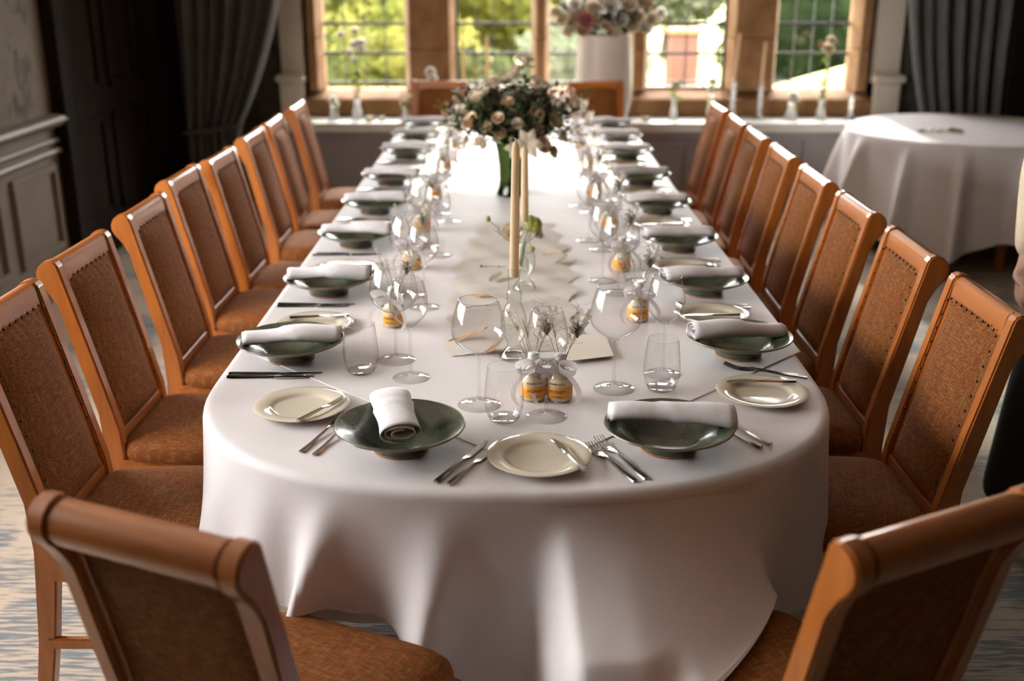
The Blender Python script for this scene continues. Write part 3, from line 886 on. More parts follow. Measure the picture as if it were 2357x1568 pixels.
# a square overlay laid cornerwise: its two stitched edges meet near the front of the table
ov = [(-0.711, 2.676), (0.042, 1.965), (0.742, 2.674), (0.70, 6.3), (-0.70, 6.3)]
v = [(x, y, TZ + 0.0009) for x, y in ov] + [(x, y, TZ - 0.002) for x, y in ov]
o = link('cloth_overlay', v, [(0, 1, 2, 3, 4), (9, 8, 7, 6, 5)] + [(i, i + 5, (i + 1) % 5 + 5, (i + 1) % 5) for i in range(5)], M['cloth'], smooth=False)
tag(o, 'thin white overlay cloth lying cornerwise, its hems crossing under the two near bowls', 'tablecloth')
MB().tube([(*ov[0], TZ + 0.001), (*ov[1], TZ + 0.001), (*ov[2], TZ + 0.001)], 0.0016, 6).build('hem', M['cloth'], o)
prev_row = row - 1
m_ = MB()
path_pts = [Vector(V_[row * N_ + k]) * 0.45 + Vector(V_[(row - 1) * N_ + k]) * 0.55 for k in range(N_)]
P_ = outline(N_)
path_pts = [p + Vector((P_[k][2], P_[k][3], 0)) * 0.0007 for k, p in enumerate(path_pts)]
sel = path_pts
m_.tube(sel + [sel[0]], 0.0009, 4, cap=False)
m_.build('hem_stitching', M['cloth'], tc_)

def hem_under(x, y, k):
    s = near(y)
    return 0.236 * (1 - s) + s * lerp_table([(-0.75, 0.315), (-0.5, 0.30), (-0.42, 0.31), (-0.28, 0.315), (-0.15, 0.32), (0.3, 0.33), (0.5, 0.44), (0.62, 0.47), (0.75, 0.485)], x)
def fold_under(x, y, k, t):
    s = near(y)
    tt = min(1.0, t * hem_under(x, y, k) / hem_top(x, y, k))
    return -0.012 + fold_top(x, y, k, tt) - 0.004 * t - 0.035 * s * max(0, bump(x, -0.5, 0.12)) * t
uc_, *_r = drape('under_cloth', TZ - 0.004, hem_under, fold_under, rows=8, mat=M['under_cloth'])
tag(uc_, 'ivory under cloth peeping below the white tablecloth hem at the near end', 'tablecloth')

tb = empty('dining_table', (0, 4.46, 0))
P = outline(120, -0.022)
v = [(x, y - 4.46, 0.715) for x, y, *_ in P] + [(x, y - 4.46, 0.742) for x, y, *_ in P]
n = len(P)
link('table_top', v, [tuple(reversed(range(n))), tuple(range(n, 2 * n))] + [(i, (i + 1) % n, (i + 1) % n + n, i + n) for i in range(n)], M['dark_wood'], tb, smooth=False)
for sx in (-1, 1):
    for yy in (-1.6, 0, 1.6):
        MB().tube([(sx * 0.32, yy, 0), (sx * 0.32, yy, 0.3), (sx * 0.32, yy, 0.715)], [0.025, 0.03, 0.04], 10).build('leg', M['dark_wood'], tb)
tag(tb, 'long dining table under the white cloth, its rounded end toward the camera', 'table')

# ================================================================== chairs
# local frame: sitter looks along +y, origin on the floor under the seat centre
def post_profile():
    front = [(-0.262, 0.0), (-0.225, 0.20), (-0.190, 0.44), (-0.196, 0.52), (-0.238, 0.70), (-0.282, 0.88), (-0.303, 0.965)]
    head = [(-0.307, 0.978), (-0.316, 0.985), (-0.330, 0.986), (-0.345, 0.981), (-0.357, 0.970), (-0.364, 0.955), (-0.364, 0.938), (-0.357, 0.922), (-0.345, 0.908), (-0.334, 0.892)]
    back = [(-0.318, 0.86), (-0.300, 0.78), (-0.282, 0.70), (-0.250, 0.56), (-0.245, 0.44), (-0.268, 0.20), (-0.300, 0.0)]
    return front + head + back
def front_y(z):
    return lerp_lin([(0.0, -0.262), (0.20, -0.225), (0.44, -0.190), (0.52, -0.196), (0.70, -0.238), (0.88, -0.282), (0.965, -0.303), (1.1, -0.33)], z)
def lerp_lin(tab, x):
    for (a, va), (b, vb) in zip(tab, tab[1:]):
        if x <= b: return va + (vb - va) * (x - a) / (b - a)
    return tab[-1][1]
BW = 0.186      # half width of the back
def sect(ps):   # smooth a closed profile once (corner cutting)
    return ps
def make_chair(studs_single=False):
    c = empty('dining_chair')
    pp = post_profile()
    for s in (-1, 1):
        x0, x1 = (s * (BW - 0.036), s * BW)
        MB().prism(pp, min(x0, x1), max(x0, x1)).build('back_post', M['wood'], c, bevel=0.0045, seg=2, angle=40)
    # rolled top rail between the post heads, with a dark gap beside each head
    rail = [(-0.300, 0.925), (-0.305, 0.955), (-0.309, 0.974), (-0.318, 0.981), (-0.331, 0.982), (-0.345, 0.977), (-0.356, 0.966), (-0.361, 0.951),
            (-0.360, 0.937), (-0.352, 0.922), (-0.340, 0.910), (-0.328, 0.902), (-0.314, 0.905)]
    MB().prism(rail, -BW + 0.0395, BW - 0.0395).build('top_rail', M['wood_rail'], c, bevel=0.002, angle=40)
    g_ = [(y * 0.97 - 0.0095, 0.945 + (z - 0.945) * 0.9) for y, z in rail]
    MB().prism(g_, -BW + 0.035, BW - 0.035).build('rail_core', M['groove'], c)
    # frame stiles and the upholstered panel
    zt, zb = 0.938, 0.50
    for s in (-1, 1):
        m_ = MB()
        x0, x1 = s * (BW - 0.036), s * (BW - 0.050)
        poly = [(front_y(z) - 0.010, z) for z in (zb, 0.6, 0.7, 0.8, 0.9, zt)] + [(front_y(z) - 0.030, z) for z in (zt, 0.9, 0.8, 0.7, 0.6, zb)]
        m_.prism(poly, min(x0, x1), max(x0, x1))
        m_.build('panel_stile', M['wood'], c)
    pw = BW - 0.046
    def panel(sgn, depth):
        def fn(u, v):
            z = zb + (zt - zb) * v
            e = (1 - abs(2 * u - 1) ** 3.0) if sgn > 0 else (1 - abs(2 * u - 1) ** 8)
            ev = min(1, 10 * min(v, 1 - v)) ** 0.5 if 0 < v < 1 else 0
            rp = 0.0018 * cos(u * 2 * pi * 9) * max(0, 1 - (1 - v) * 7) if sgn > 0 else 0
            y = front_y(z) - (0.011 if sgn > 0 else 0.026) + sgn * depth * e * ev + (0.008 * ev if sgn > 0 else 0) * (1 - e) * 0 + rp
            return ((u - 0.5) * 2 * pw, y, z)
        return fn
    m_ = MB().grid(panel(1, 0.027), 40, 24).grid(panel(-1, 0.005), 14, 14)
    def edge(u, v):
        pass
    # close the rim between the two sheets
    for a in (0, 1):
        xx = (a - 0.5) * 2 * pw
        vv = []
        for z in (zb, 0.6, 0.7, 0.8, 0.9, zt): vv += [(xx, front_y(z) - 0.011, z), (xx, front_y(z) - 0.026, z)]
        m_.add(vv, [(2 * i, 2 * i + 1, 2 * i + 3, 2 * i + 2) for i in range(5)])
    m_.build('back_cushion', M['fabric'], c, angle=0)
    MB().prism([(front_y(zb) - 0.004, 0.465), (front_y(zb) - 0.004, 0.505), (front_y(zb) - 0.03, 0.505), (front_y(zb) - 0.03, 0.465)], -BW + 0.036, BW - 0.036).build('lower_rail', M['wood_rail'], c, bevel=0.003)
    # studs along the top and down both sides
    spots = [((-0.5 + (i + 0.5) / 9) * 2 * (pw - 0.004), 0.934, 0) for i in range(9)]
    for s in (-1, 1):
        spots += [(s * (pw - 0.001), 0.925 - i * 0.036, 0) for i in range(11)]
    v, f = ICO1
    def stud_at(x, z): return [(p[0] * 0.0042 + x, p[1] * 0.0035 + front_y(z) + 0.0015, p[2] * 0.0042 + z) for p in v]
    if studs_single:
        base = None
        for x, z, _ in spots:
            if base is None:
                base = link('stud', [(p[0] * 0.0042, p[1] * 0.0035, p[2] * 0.0042) for p in v], f, M['nail'], c, loc=(x, front_y(z) + 0.0015, z))
            else:
                q = bpy.data.objects.new('stud', base.data); col.objects.link(q); q.parent = c; q.location = (x, front_y(z) + 0.0015, z)
    else:
        m_ = MB()
        for x, z, _ in spots: m_.add(stud_at(x, z), f)
        m_.build('studs', M['nail'], c, angle=0)['kind'] = 'stuff'
    # seat: domed and slightly wider in front, soft corners
    def seat(u, v):
        ang = u * 2 * pi
        e = 0.32
        ca, sa = cos(ang), sin(ang)
        x = abs(ca) ** e * (1 if ca > 0 else -1); y = abs(sa) ** e * (1 if sa > 0 else -1)
        prof_ = [(1.0, 0.425), (1.012, 0.435), (1.015, 0.45), (0.995, 0.466), (0.95, 0.477), (0.82, 0.487), (0.6, 0.494), (0.3, 0.497), (0.0, 0.498)]
        r, z = prof_[int(round(v * 8))]
        return (x * r * (0.195 + 0.028 * (y * r + 1) / 2), y * r * 0.214 + 0.004, z)
    m_ = MB().grid(seat, 72, 9, closed_u=True)
    m_.build('seat', M['fabric'], c, angle=0)
    m_ = MB()
    m_.box(-0.20, 0.20, 0.178, 0.200, 0.365, 0.428)
    m_.box(-0.17, 0.17, -0.215, -0.195, 0.365, 0.428)
    for s in (-1, 1):
        m_.add([(s * 0.170, -0.21, 0.365), (s * 0.188, -0.21, 0.365), (s * 0.206, 0.19, 0.365), (s * 0.188, 0.19, 0.365),
                (s * 0.170, -0.21, 0.428), (s * 0.188, -0.21, 0.428), (s * 0.206, 0.19, 0.428), (s * 0.188, 0.19, 0.428)],
               [(0, 1, 2, 3), (4, 7, 6, 5), (0, 4, 5, 1), (1, 5, 6, 2), (2, 6, 7, 3), (3, 7, 4, 0)])
    m_.build('seat_frame', M['wood_rail'], c, bevel=0.003)
    for s in (-1, 1):
        a, b_ = 0.019, 0.013
        cx, cy = s * 0.190, 0.180
        vv = [(cx + i * a, cy + j * a, 0.425) for i, j in ((-1, -1), (1, -1), (1, 1), (-1, 1))] + [(cx + i * b_, cy + j * b_, 0) for i, j in ((-1, -1), (1, -1), (1, 1), (-1, 1))]
        MB().add(vv, [(0, 1, 2, 3), (7, 6, 5, 4), (0, 4, 5, 1), (1, 5, 6, 2), (2, 6, 7, 3), (3, 7, 4, 0)]).build('front_leg', M['wood'], c, bevel=0.003)
        MB().box(s * 0.180 - 0.009, s * 0.180 + 0.009, -0.245, 0.178, 0.185, 0.212).build('stretcher', M['wood'], c, bevel=0.003)
    MB().box(-0.176, 0.176, -0.03, -0.012, 0.187, 0.210).build('stretcher', M['wood_rail'], c, bevel=0.003)
    return c
chair_a = freeze(make_chair(True))
chair_b = freeze(make_chair(False))
used = {}
def place_chair(x, y, rz, label, group, single=False, z=0):
    src = chair_a if single else chair_b
    if src.name not in used: used[src.name] = 1; o = src
    else: o = copy_tree(src)
    o.location = (x, y, z); o.rotation_euler = (0, 0, rz)
    tag(o, label, 'chair', group)
    return o
# back top front edge sits 0.305 behind the origin; far corners of the backs were measured at these y
rj = random.Random(4)
L_Y = [2.542, 3.06, 3.62, 4.17, 4.60, 5.20, 5.66, 6.285]
R_Y = [2.610, 3.13, 3.655, 4.17, 4.70, 5.215, 5.68, 6.189]
L_X = [-1.165, -1.185, -1.19, -1.20, -1.20, -1.205, -1.205, -1.207]
R_X = [1.087, 1.09, 1.095, 1.095, 1.098, 1.098, 1.10, 1.10]
words_l = ['nearest the camera', 'second from the near end', 'third from the near end', 'fourth from the near end', 'fifth from the near end', 'sixth from the near end', 'second from the window', 'closest to the window']
for i in range(8):
    j = rj.uniform(-0.025, 0.025)
    place_chair(L_X[i] + 0.315 - (0.03 if i == 3 else 0), L_Y[i] - BW, -pi / 2 + j, 'orange-brown wooden chair, left side of the table, ' + words_l[i], 'chairs along the left side of the table', i == 0)
words_r = list(words_l); words_r[0] = 'nearest the camera, dark studs on its back'
for i in range(8):
    j = rj.uniform(-0.02, 0.02)
    place_chair(R_X[i] - 0.315, R_Y[i] - BW, pi / 2 + j, 'orange-brown wooden chair, right side of the table, ' + words_r[i], 'chairs along the right side of the table', i == 0)
def by_back(xa, ya, xb, yb, label, group, push=0.335):
    """place a chair from the two ends of its top rail, left end first as the sitter faces away from us"""
    cx, cy = (xa + xb) / 2, (ya + yb) / 2
    dx, dy = xb - xa, yb - ya
    a = atan2(dy, dx)
    fx, fy = -sin(a), cos(a)
    return place_chair(cx + fx * push, cy + fy * push, a, label, group)
by_back(-0.692, 1.401, -0.343, 1.247, 'wooden chair seen from behind at the near end of the table, left one', 'chairs at the near end of the table')
by_back(0.444, 1.263, 0.746, 1.417, 'wooden chair seen from behind at the near end of the table, right one', 'chairs at the near end of the table')
def face_us(x, y, rz, label):
    return place_chair(x, y, rz, label, 'chairs at the window end of the table')
face_us(-0.55, 7.10, pi - 0.12, 'wooden chair at the window end of the table, left of the flowers')
face_us(0.57, 7.10, pi + 0.12, 'wooden chair at the window end of the table, in front of the big white vase')

# ================================================================== tableware
def make_bowl():
    b_ = empty('pasta_bowl')
    outer = [(0.0, 0.004), (0.050, 0.004), (0.052, 0.0), (0.058, 0.0), (0.0595, 0.006)]
    MB().lathe(outer, 40).build('foot_ring', M['clay'], b_)
    body = [(0.0595, 0.006), (0.062, 0.017), (0.075, 0.026), (0.098, 0.036), (0.122, 0.0465), (0.1325, 0.0515), (0.1355, 0.0545),
            (0.1345, 0.0565), (0.131, 0.056), (0.120, 0.0515), (0.098, 0.042), (0.082, 0.033), (0.070, 0.024), (0.060, 0.0175), (0.045, 0.0145), (0.02, 0.0135), (0.0, 0.013)]
    MB().lathe(body, 56).build('bowl_body', M['glaze'], b_, angle=60)
    rim = [(0.1340 + 0.0024 * cos(q), 0.0553 + 0.0020 * sin(q)) for q in [2 * pi * k / 8 for k in range(9)]]
    MB().lathe(rim, 56).build('rim', M['glaze_rim'], b_)
    return b_
def make_side_plate():
    b_ = empty('side_plate')
    body = [(0.0, 0.003), (0.058, 0.003), (0.060, 0.0), (0.064, 0.0), (0.067, 0.004), (0.075, 0.008), (0.1055, 0.0135), (0.107, 0.0150), (0.1055, 0.0160), (0.090, 0.0142), (0.075, 0.0125),
            (0.0705, 0.0105), (0.066, 0.0072), (0.060, 0.0060), (0.0, 0.0055)]
    MB().lathe(body, 64).build('plate_body', M['cream_china'], b_, angle=60)
    return b_
def extrude_outline(ptsL, z_of, th):
    """ribbon outline along y: list of (y, half width, x shift); z_of(y) height; th(y) thickness"""
    v = []; f = []
    for y, w, s in ptsL:
        z = z_of(y); t = th(y)
        v += [(s - w, y, z), (s + w, y, z), (s + w * 0.75, y, z + t), (s - w * 0.75, y, z + t)]
    n = len(ptsL)
    for i in range(n - 1):
        a, b_ = 4 * i, 4 * (i + 1)
        for k in range(4): f.append((a + k, a + (k + 1) % 4, b_ + (k + 1) % 4, b_ + k))
    f.append((3, 2, 1, 0)); f.append(tuple(4 * (n - 1) + k for k in range(4)))
    return v, f
def make_knife(L=0.23, name='table_knife'):
    # handle end at y=0, tip at y=L
    b_ = empty(name)
    h = 0.48 * L
    o = [(0, 0.0060, 0), (0.004, 0.0066, 0), (h * 0.4, 0.0056, 0), (h * 0.85, 0.0042, 0), (h, 0.0038, 0)]
    v, f = extrude_outline(o, lambda y: 0.0008, lambda y: 0.0052 - 0.012 * y * 0.11 / L)
    MB().add(v, f).build('handle', M['steel'], b_, bevel=0.0007)
    bl = [(h, 0.0038, 0), (h + 0.010, 0.0040, 0), (h + 0.018, 0.0078, 0.002), (h + 0.035, 0.0088, 0.0022), (L * 0.80, 0.0085, 0.002), (L * 0.92, 0.0062, -0.0002), (L * 0.98, 0.0030, -0.003), (L, 0.0008, -0.0045)]
    v, f = extrude_outline(bl, lambda y: 0.0015, lambda y: 0.0016 if y > h + .012 else 0.003)
    MB().add(v, f).build('blade', M['steel'], b_, bevel=0.0003)
    return b_
def make_fork(L=0.205):
    b_ = empty('fork')
    def zc(y):
        q = y / L
        if q < 0.62: return 0.0010 + 0.006 * max(0, (q - 0.25) / 0.37) ** 1.6
        if q < 0.80: return 0.007 - 0.006 * sin((q - 0.62) / 0.18 * pi / 2)
        return 0.0010 + 0.010 * ((q - 0.80) / 0.20) ** 1.7
    o = [(0, 0.0062, 0), (0.004, 0.0068, 0), (L * 0.25, 0.0052, 0), (L * 0.5, 0.0030, 0), (L * 0.62, 0.0027, 0), (L * 0.66, 0.0045, 0), (L * 0.70, 0.0095, 0), (L * 0.74, 0.0118, 0), (L * 0.79, 0.0122, 0)]
    v, f = extrude_outline(o, zc, lambda y: 0.0030 if y < L * .6 else 0.0018)
    MB().add(v, f).build('handle', M['steel'], b_, bevel=0.0005)
    m_ = MB()
    for k in range(4):
        x = (-1.5 + k) * 0.0068
        o = [(L * 0.785, 0.0021, x), (L * 0.85, 0.0019, x * 1.0), (L * 0.93, 0.0016, x), (L * 0.985, 0.0012, x), (L, 0.0005, x)]
        v, f = extrude_outline(o, zc, lambda y: 0.0016)
        m_.add(v, f)
    m_.build('tines', M['steel'], b_, bevel=0.0003)
    return b_
def napkin_mesh(seed, L=0.245, W=0.043, Hh=0.021, turns=2.4, fan=0.0, tail=0.0):
    """a napkin rolled flat: a spiral sheet run along x"""
    r = random.Random(seed)
    NS = 76
    sp_ = []
    for i in range(NS):
        t = i / (NS - 1); a = t * turns * 2 * pi + 1.2
        q = 0.35 + 0.65 * t
        sp_.append((q * W * cos(a), q * Hh * sin(a) + 0.0))
    if tail:
        x, z = sp_[-1]
        for k in range(1, 7): sp_.append((x + tail * k / 6 * 0.9, z - 0.016 * sin(k / 6 * pi / 2)))
    pmin = min(z for _, z in sp_)
    NL = 18
    v = []; f = []
    n = len(sp_)
    ph = r.uniform(0, 6)
    for j in range(NL):
        u = j / (NL - 1); xx = (u - 0.5) * L
        s = 1 + fan * (u - 0.5) + 0.03 * sin(u * 7 + ph)
        sag = -0.007 * (2 * u - 1) ** 2 + 0.002 * sin(u * 9 + ph)
        for i, (a, z) in enumerate(sp_):
            k = i / n
            if i > n - 30 and u < 0.30 + 0.22 * (i - n + 30) / 30: a, z = a * 0.90, z * 0.80
            wig = 0.003 * sin(u * 5 + i * 0.15 + ph) * k
            v.append((xx + 0.004 * sin(i * 0.09 + ph) * (1 if abs(u - .5) > .45 else 0), a * s + wig, (z - pmin) * (1 + 0.05 * sin(u * 6 + ph)) + sag + 0.001))
    for j in range(NL - 1):
        for i in range(n - 1):
            f.append((j * n + i, j * n + i + 1, (j + 1) * n + i + 1, (j + 1) * n + i))
    me = bpy.data.meshes.new('napkin'); me.from_pydata(v, [], f); me.materials.append(M['napkin'])
    me.polygons.foreach_set('use_smooth', [True] * len(me.polygons))
    return me
def napkin_obj(me, x, y, z, rz, label, group='rolled napkins lying across the bowls', tilt=0.0):
    o = bpy.data.objects.new('napkin', me); col.objects.link(o)
    o.location = (x, y, z); o.rotation_euler = (0, tilt, rz)
    md = o.modifiers.new('thickness', 'SOLIDIFY'); md.thickness = 0.0016; md.offset = 0
    tag(o, label, 'napkin', group)
    return o
napkins = [napkin_mesh(11), napkin_mesh(12, 0.25, 0.038, 0.025), napkin_mesh(13, 0.24, 0.042, 0.022, fan=0.25), napkin_mesh(14, 0.245, 0.040, 0.024, fan=-0.2)]

def goblet(name, H, rb, rim, bowl_h, base_r, stem_r=0.0036):
    """stemmed glass: solid foot and stem, blown bowl"""
    b_ = empty(name)
    hb = H - bowl_h
    foot = [(base_r, 0.0010), (base_r * 0.97, 0.0020), (base_r * 0.6, 0.0032), (base_r * 0.3, 0.0055), (base_r * 0.14, 0.010), (stem_r * 1.05, 0.017),
            (stem_r * 0.85, hb * 0.5), (stem_r * 0.95, hb - 0.014), (stem_r * 1.5, hb - 0.006), (stem_r * 2.4, hb), (0.0, hb + 0.002)]
    MB().lathe(foot, 28).build('stem', M['solid_glass'], b_, angle=0)
    k = []
    for i in range(19):
        t = i / 18
        # tulip: swells to rb at 40 per cent, draws in to the rim
        if t < 0.42:
            q = t / 0.42; r = rb * sin(q * pi / 2) ** 0.72; r = max(r, stem_r * 2.2)
        else:
            q = (t - 0.42) / 0.58; r = rb + (rim - rb) * (q ** 1.7)
        k.append((r, hb + bowl_h * t))
    k.append((rim - 0.0004, H + 0.0003)); k.append((rim - 0.0012, H - 0.001))
    MB().lathe(k, 36).build('bowl', M['glass'], b_, angle=0)
    ring = [(rim + 0.0009 * cos(q), H + 0.0009 * sin(q)) for q in [2 * pi * i / 6 for i in range(7)]]
    MB().lathe(ring, 36).build('rim', M['solid_glass'], b_, angle=0)
    return b_
def make_tumbler():
    b_ = empty('water_tumbler')
    k = [(0.0, 0.0), (0.026, 0.0), (0.031, 0.003), (0.037, 0.014), (0.0425, 0.036), (0.0435, 0.060), (0.041, 0.090), (0.0375, 0.120), (0.0365, 0.128)]
    MB().lathe(k, 36).build('glass_wall', M['glass'], b_, angle=0)
    MB().lathe([(0.0, 0.001), (0.026, 0.001), (0.0335, 0.009), (0.030, 0.0105), (0.0, 0.009)], 32).build('thick_base', M['solid_glass'], b_, angle=0)
    ring = [(0.0365 + 0.0009 * cos(q), 0.128 + 0.0009 * sin(q)) for q in [2 * pi * i / 6 for i in range(7)]]
    MB().lathe(ring, 36).build('rim', M['solid_glass'], b_, angle=0)
    return b_
protos = {}
def proto(key, fn):
    protos[key] = [freeze(fn()), False]
proto('bowl', make_bowl); proto('plate', make_side_plate); proto('knife', make_knife); proto('small_knife', lambda: make_knife(0.212))
proto('butter', lambda: make_knife(0.165, 'butter_knife')); proto('fork', make_fork); proto('small_fork', lambda: make_fork(0.185))
proto('large', lambda: goblet('large_wine_glass', 0.252, 0.0615, 0.044, 0.128, 0.050))
proto('small', lambda: goblet('small_wine_glass', 0.250, 0.0465, 0.034, 0.118, 0.0455))
proto('tumbler', make_tumbler)
CAT = {'bowl': 'bowl', 'plate': 'plate', 'knife': 'knife', 'small_knife': 'knife', 'butter': 'knife', 'fork': 'fork', 'small_fork': 'fork', 'large': 'wine glass', 'small': 'wine glass', 'tumbler': 'glass'}
GRP = {'bowl': 'dark green bowls round the long table', 'plate': 'cream side plates round the long table', 'knife': 'knives at the place settings', 'small_knife': 'knives at the place settings',
       'butter': 'butter knives on the side plates', 'fork': 'forks at the place settings', 'small_fork': 'forks at the place settings', 'large': 'large wine glasses on the long table',
       'small': 'small wine glasses on the long table', 'tumbler': 'water tumblers on the long table'}
def put(key, x, y, z, rz, label):
    p = protos[key]
    o = copy_tree(p[0]) if p[1] else p[0]
    p[1] = True
    o.location = (x, y, z); o.rotation_euler = (0, 0, rz)
    tag(o, label, CAT[key], GRP[key])
    return o
def lay(key, x0, y0, x1, y1, label, z=TZ, pitch=0.0):
    """cutlery with its handle end at (x0, y0), pointing at (x1, y1)"""
    o = put(key, x0, y0, z + 0.0005, atan2(y1 - y0, x1 - x0) - pi / 2, label)
    if pitch: o.rotation_euler = (pitch, 0, o.rotation_euler[2])
    return o

# ---- favour: a little bottle with an orange label, a ribbon and a dried sprig
def make_favour():
    t = empty('favour_bottle')
    MB().lathe([(0, 0), (0.022, 0), (0.0245, 0.003), (0.0245, 0.045), (0.0235, 0.052), (0.018, 0.064), (0.0115, 0.076), (0.0105, 0.096)], 32).build('bottle_glass', M['bottle_glass'], t, angle=0)
    MB().lathe([(0, 0.003), (0.0215, 0.003), (0.0225, 0.006), (0.0225, 0.045), (0.0215, 0.052), (0.017, 0.062), (0, 0.063)], 24).build('drink', M['tonic'], t, angle=0)
    MB().lathe([(0.0110, 0.088), (0.0112, 0.09), (0.0112, 0.097), (0.0108, 0.098), (0, 0.098)], 20).build('cap', M['white_paint'], t, angle=0)
    MB().lathe([(0.02475, 0.010), (0.0249, 0.0102), (0.0249, 0.0355), (0.02475, 0.0357)], 32).build('label_band', M['label_orange'], t, angle=0)
    MB().lathe([(0.02475, 0.0357), (0.0249, 0.036), (0.0249, 0.046), (0.0240, 0.0515), (0.0236, 0.0518)], 32).build('label_top', M['label_white'], t, angle=0)
    def text(body, size, z, r=0.0252):
        c = bpy.data.curves.new('lettering', 'FONT'); c.body = body; c.size = size; c.align_x = 'CENTER'; c.extrude = 0.00005
        o = bpy.data.objects.new('lettering', c)
        dg = bpy.context.evaluated_depsgraph_get()
        col.objects.link(o); bpy.context.view_layer.update()
        me = bpy.data.meshes.new_from_object(o.evaluated_get(bpy.context.evaluated_depsgraph_get()))
        bpy.data.objects.remove(o)
        for v in me.vertices:
            a = v.co.x / r - pi / 2
            h = v.co.y + z
            v.co = Vector(((r + v.co.z) * cos(a), (r + v.co.z) * sin(a), h))
        me.materials.clear(); me.materials.append(M['ink'])
        q = bpy.data.objects.new('lettering', me); col.objects.link(q); q.parent = t
        return q
    text('DOPPS STILL', 0.0062, 0.0395)
    text('HONEY', 0.0095, 0.0225)
    text('GIN TONIC', 0.0045, 0.0135)
    # ribbon bow at the neck: two loops and two tails
    def band(path, w, name='ribbon_loop'):
        v = []; f = []
        for p, wd in path:
            v += [(p[0] - wd[0] * w, p[1] - wd[1] * w, p[2] - wd[2] * w), (p[0] + wd[0] * w, p[1] + wd[1] * w, p[2] + wd[2] * w)]
        for i in range(len(path) - 1): f.append((2 * i, 2 * i + 1, 2 * i + 3, 2 * i + 2))
        return link(name, v, f, M['ribbon'], t)
    for s in (-1, 1):
        path = []
        for k in range(15):
            a = 2 * pi * k / 14
            path.append(((s * (0.019 - 0.019 * cos(a)), -0.018 - 0.008 * sin(a / 2), 0.078 + 0.011 * sin(a)), (0.25 * s, -0.6, 0.75)))
        band(path, 0.013)
        path = []
        for k in range(12):
            q = k / 11
            path.append(((s * (0.004 + 0.040 * sin(q * 2.2) ** 1.1), -0.016 - 0.022 * q, 0.078 - 0.074 * q), (0.8, 0.1, 0.3 * s)))
        band(path, 0.006, 'ribbon_tail')
    MB().lathe([(0.0122, 0.074), (0.0140, 0.077), (0.0140, 0.084), (0.0122, 0.087)], 20).build('ribbon_band', M['ribbon'], t, angle=0)
    # dried sprig tucked behind the ribbon
    r = random.Random(5)
    def sprig(x, y, lean, h, name, kind):
        m_ = MB()
        pts = [(x, y, 0.06), (x + lean[0] * 0.4, y + lean[1] * 0.4, 0.06 + h * 0.5), (x + lean[0], y + lean[1], 0.06 + h)]
        m_.tube(pts, [0.0009, 0.0007, 0.0004], 5)
        tip = Vector(pts[2])
        if kind == 'ear':
            for k in range(46):
                a = r.uniform(0, 6.28); q = r.random()
                p = tip + Vector((lean[0] * -0.45 * q, lean[1] * -0.45 * q, -h * 0.34 * q))
                d = Vector((cos(a) * 0.006, sin(a) * 0.006, 0.009)); s_ = d.cross(Vector((0, 0, 1))).normalized() * 0.0012
                m_.add([p - s_, p + s_, p + d], [(0, 1, 2)])
        elif kind == 'thistle':
            for k in range(130):
                a = r.uniform(0, 6.28); q = r.uniform(-0.3, 1)
                rr = 0.016 * sqrt(max(0, 1 - (q - 0.3) ** 2 * 1.2))
                p = tip + Vector((0, 0, 0.020 * q)); d = Vector((cos(a) * rr, sin(a) * rr, 0.013)); s_ = Vector((-sin(a), cos(a), 0)) * 0.0012
                m_.add([p - s_, p + s_, p + d], [(0, 1, 2)])
        elif kind == 'leaf':
            n = 5
            for sgn in (-1, 1):
                for k in range(n):
                    q = k / n
                    p = Vector(pts[1]).lerp(tip, q); L = 0.022 * sin(pi * (0.15 + 0.8 * q))
                    d = Vector((sgn * L * 0.9, 0.3 * L, 0.012)); m_.add([p, p + d * 0.5 + Vector((0, 0, -0.007)), p + d, p + d * 0.5 + Vector((0, 0, 0.009))], [(0, 1, 2, 3)])
        elif kind == 'wisps':
            for k in range(16):
                a = r.uniform(0, 6.28); q = r.uniform(0.2, 1.0); p = Vector(pts[0]).lerp(tip, q)
                d = Vector((cos(a) * 0.028, sin(a) * 0.02, r.uniform(0.004, 0.03)))
                m_.tube([p, p + d * 0.6, p + d], [0.0003, 0.0003, 0.0007], 3)
        m_.build(name, M['dried_dark'] if kind in ('thistle',) else M['dried'], t, angle=0)
    sprig(0.0, 0.006, (-0.05, 0.01), 0.125, 'dried_ear', 'ear')
    sprig(0.002, 0.006, (-0.022, 0.0), 0.105, 'dried_ear', 'ear')
    sprig(0.0, 0.008, (0.028, 0.012), 0.072, 'dried_thistle', 'thistle')
    sprig(0.002, 0.008, (0.045, 0.02), 0.125, 'dried_leaf', 'leaf')
    sprig(0.0, 0.010, (0.030, 0.02), 0.135, 'dried_wisps', 'wisps')
    sprig(0.0, 0.010, (-0.030, 0.02), 0.120, 'dried_wisps', 'wisps')
    return t
protos['favour'] = [freeze(make_favour()), False]
protos['favour'][0].scale = (1.22, 1.22, 1.15)
CAT['favour'] = 'bottle'; GRP['favour'] = 'favour bottles with orange labels and dried sprigs'

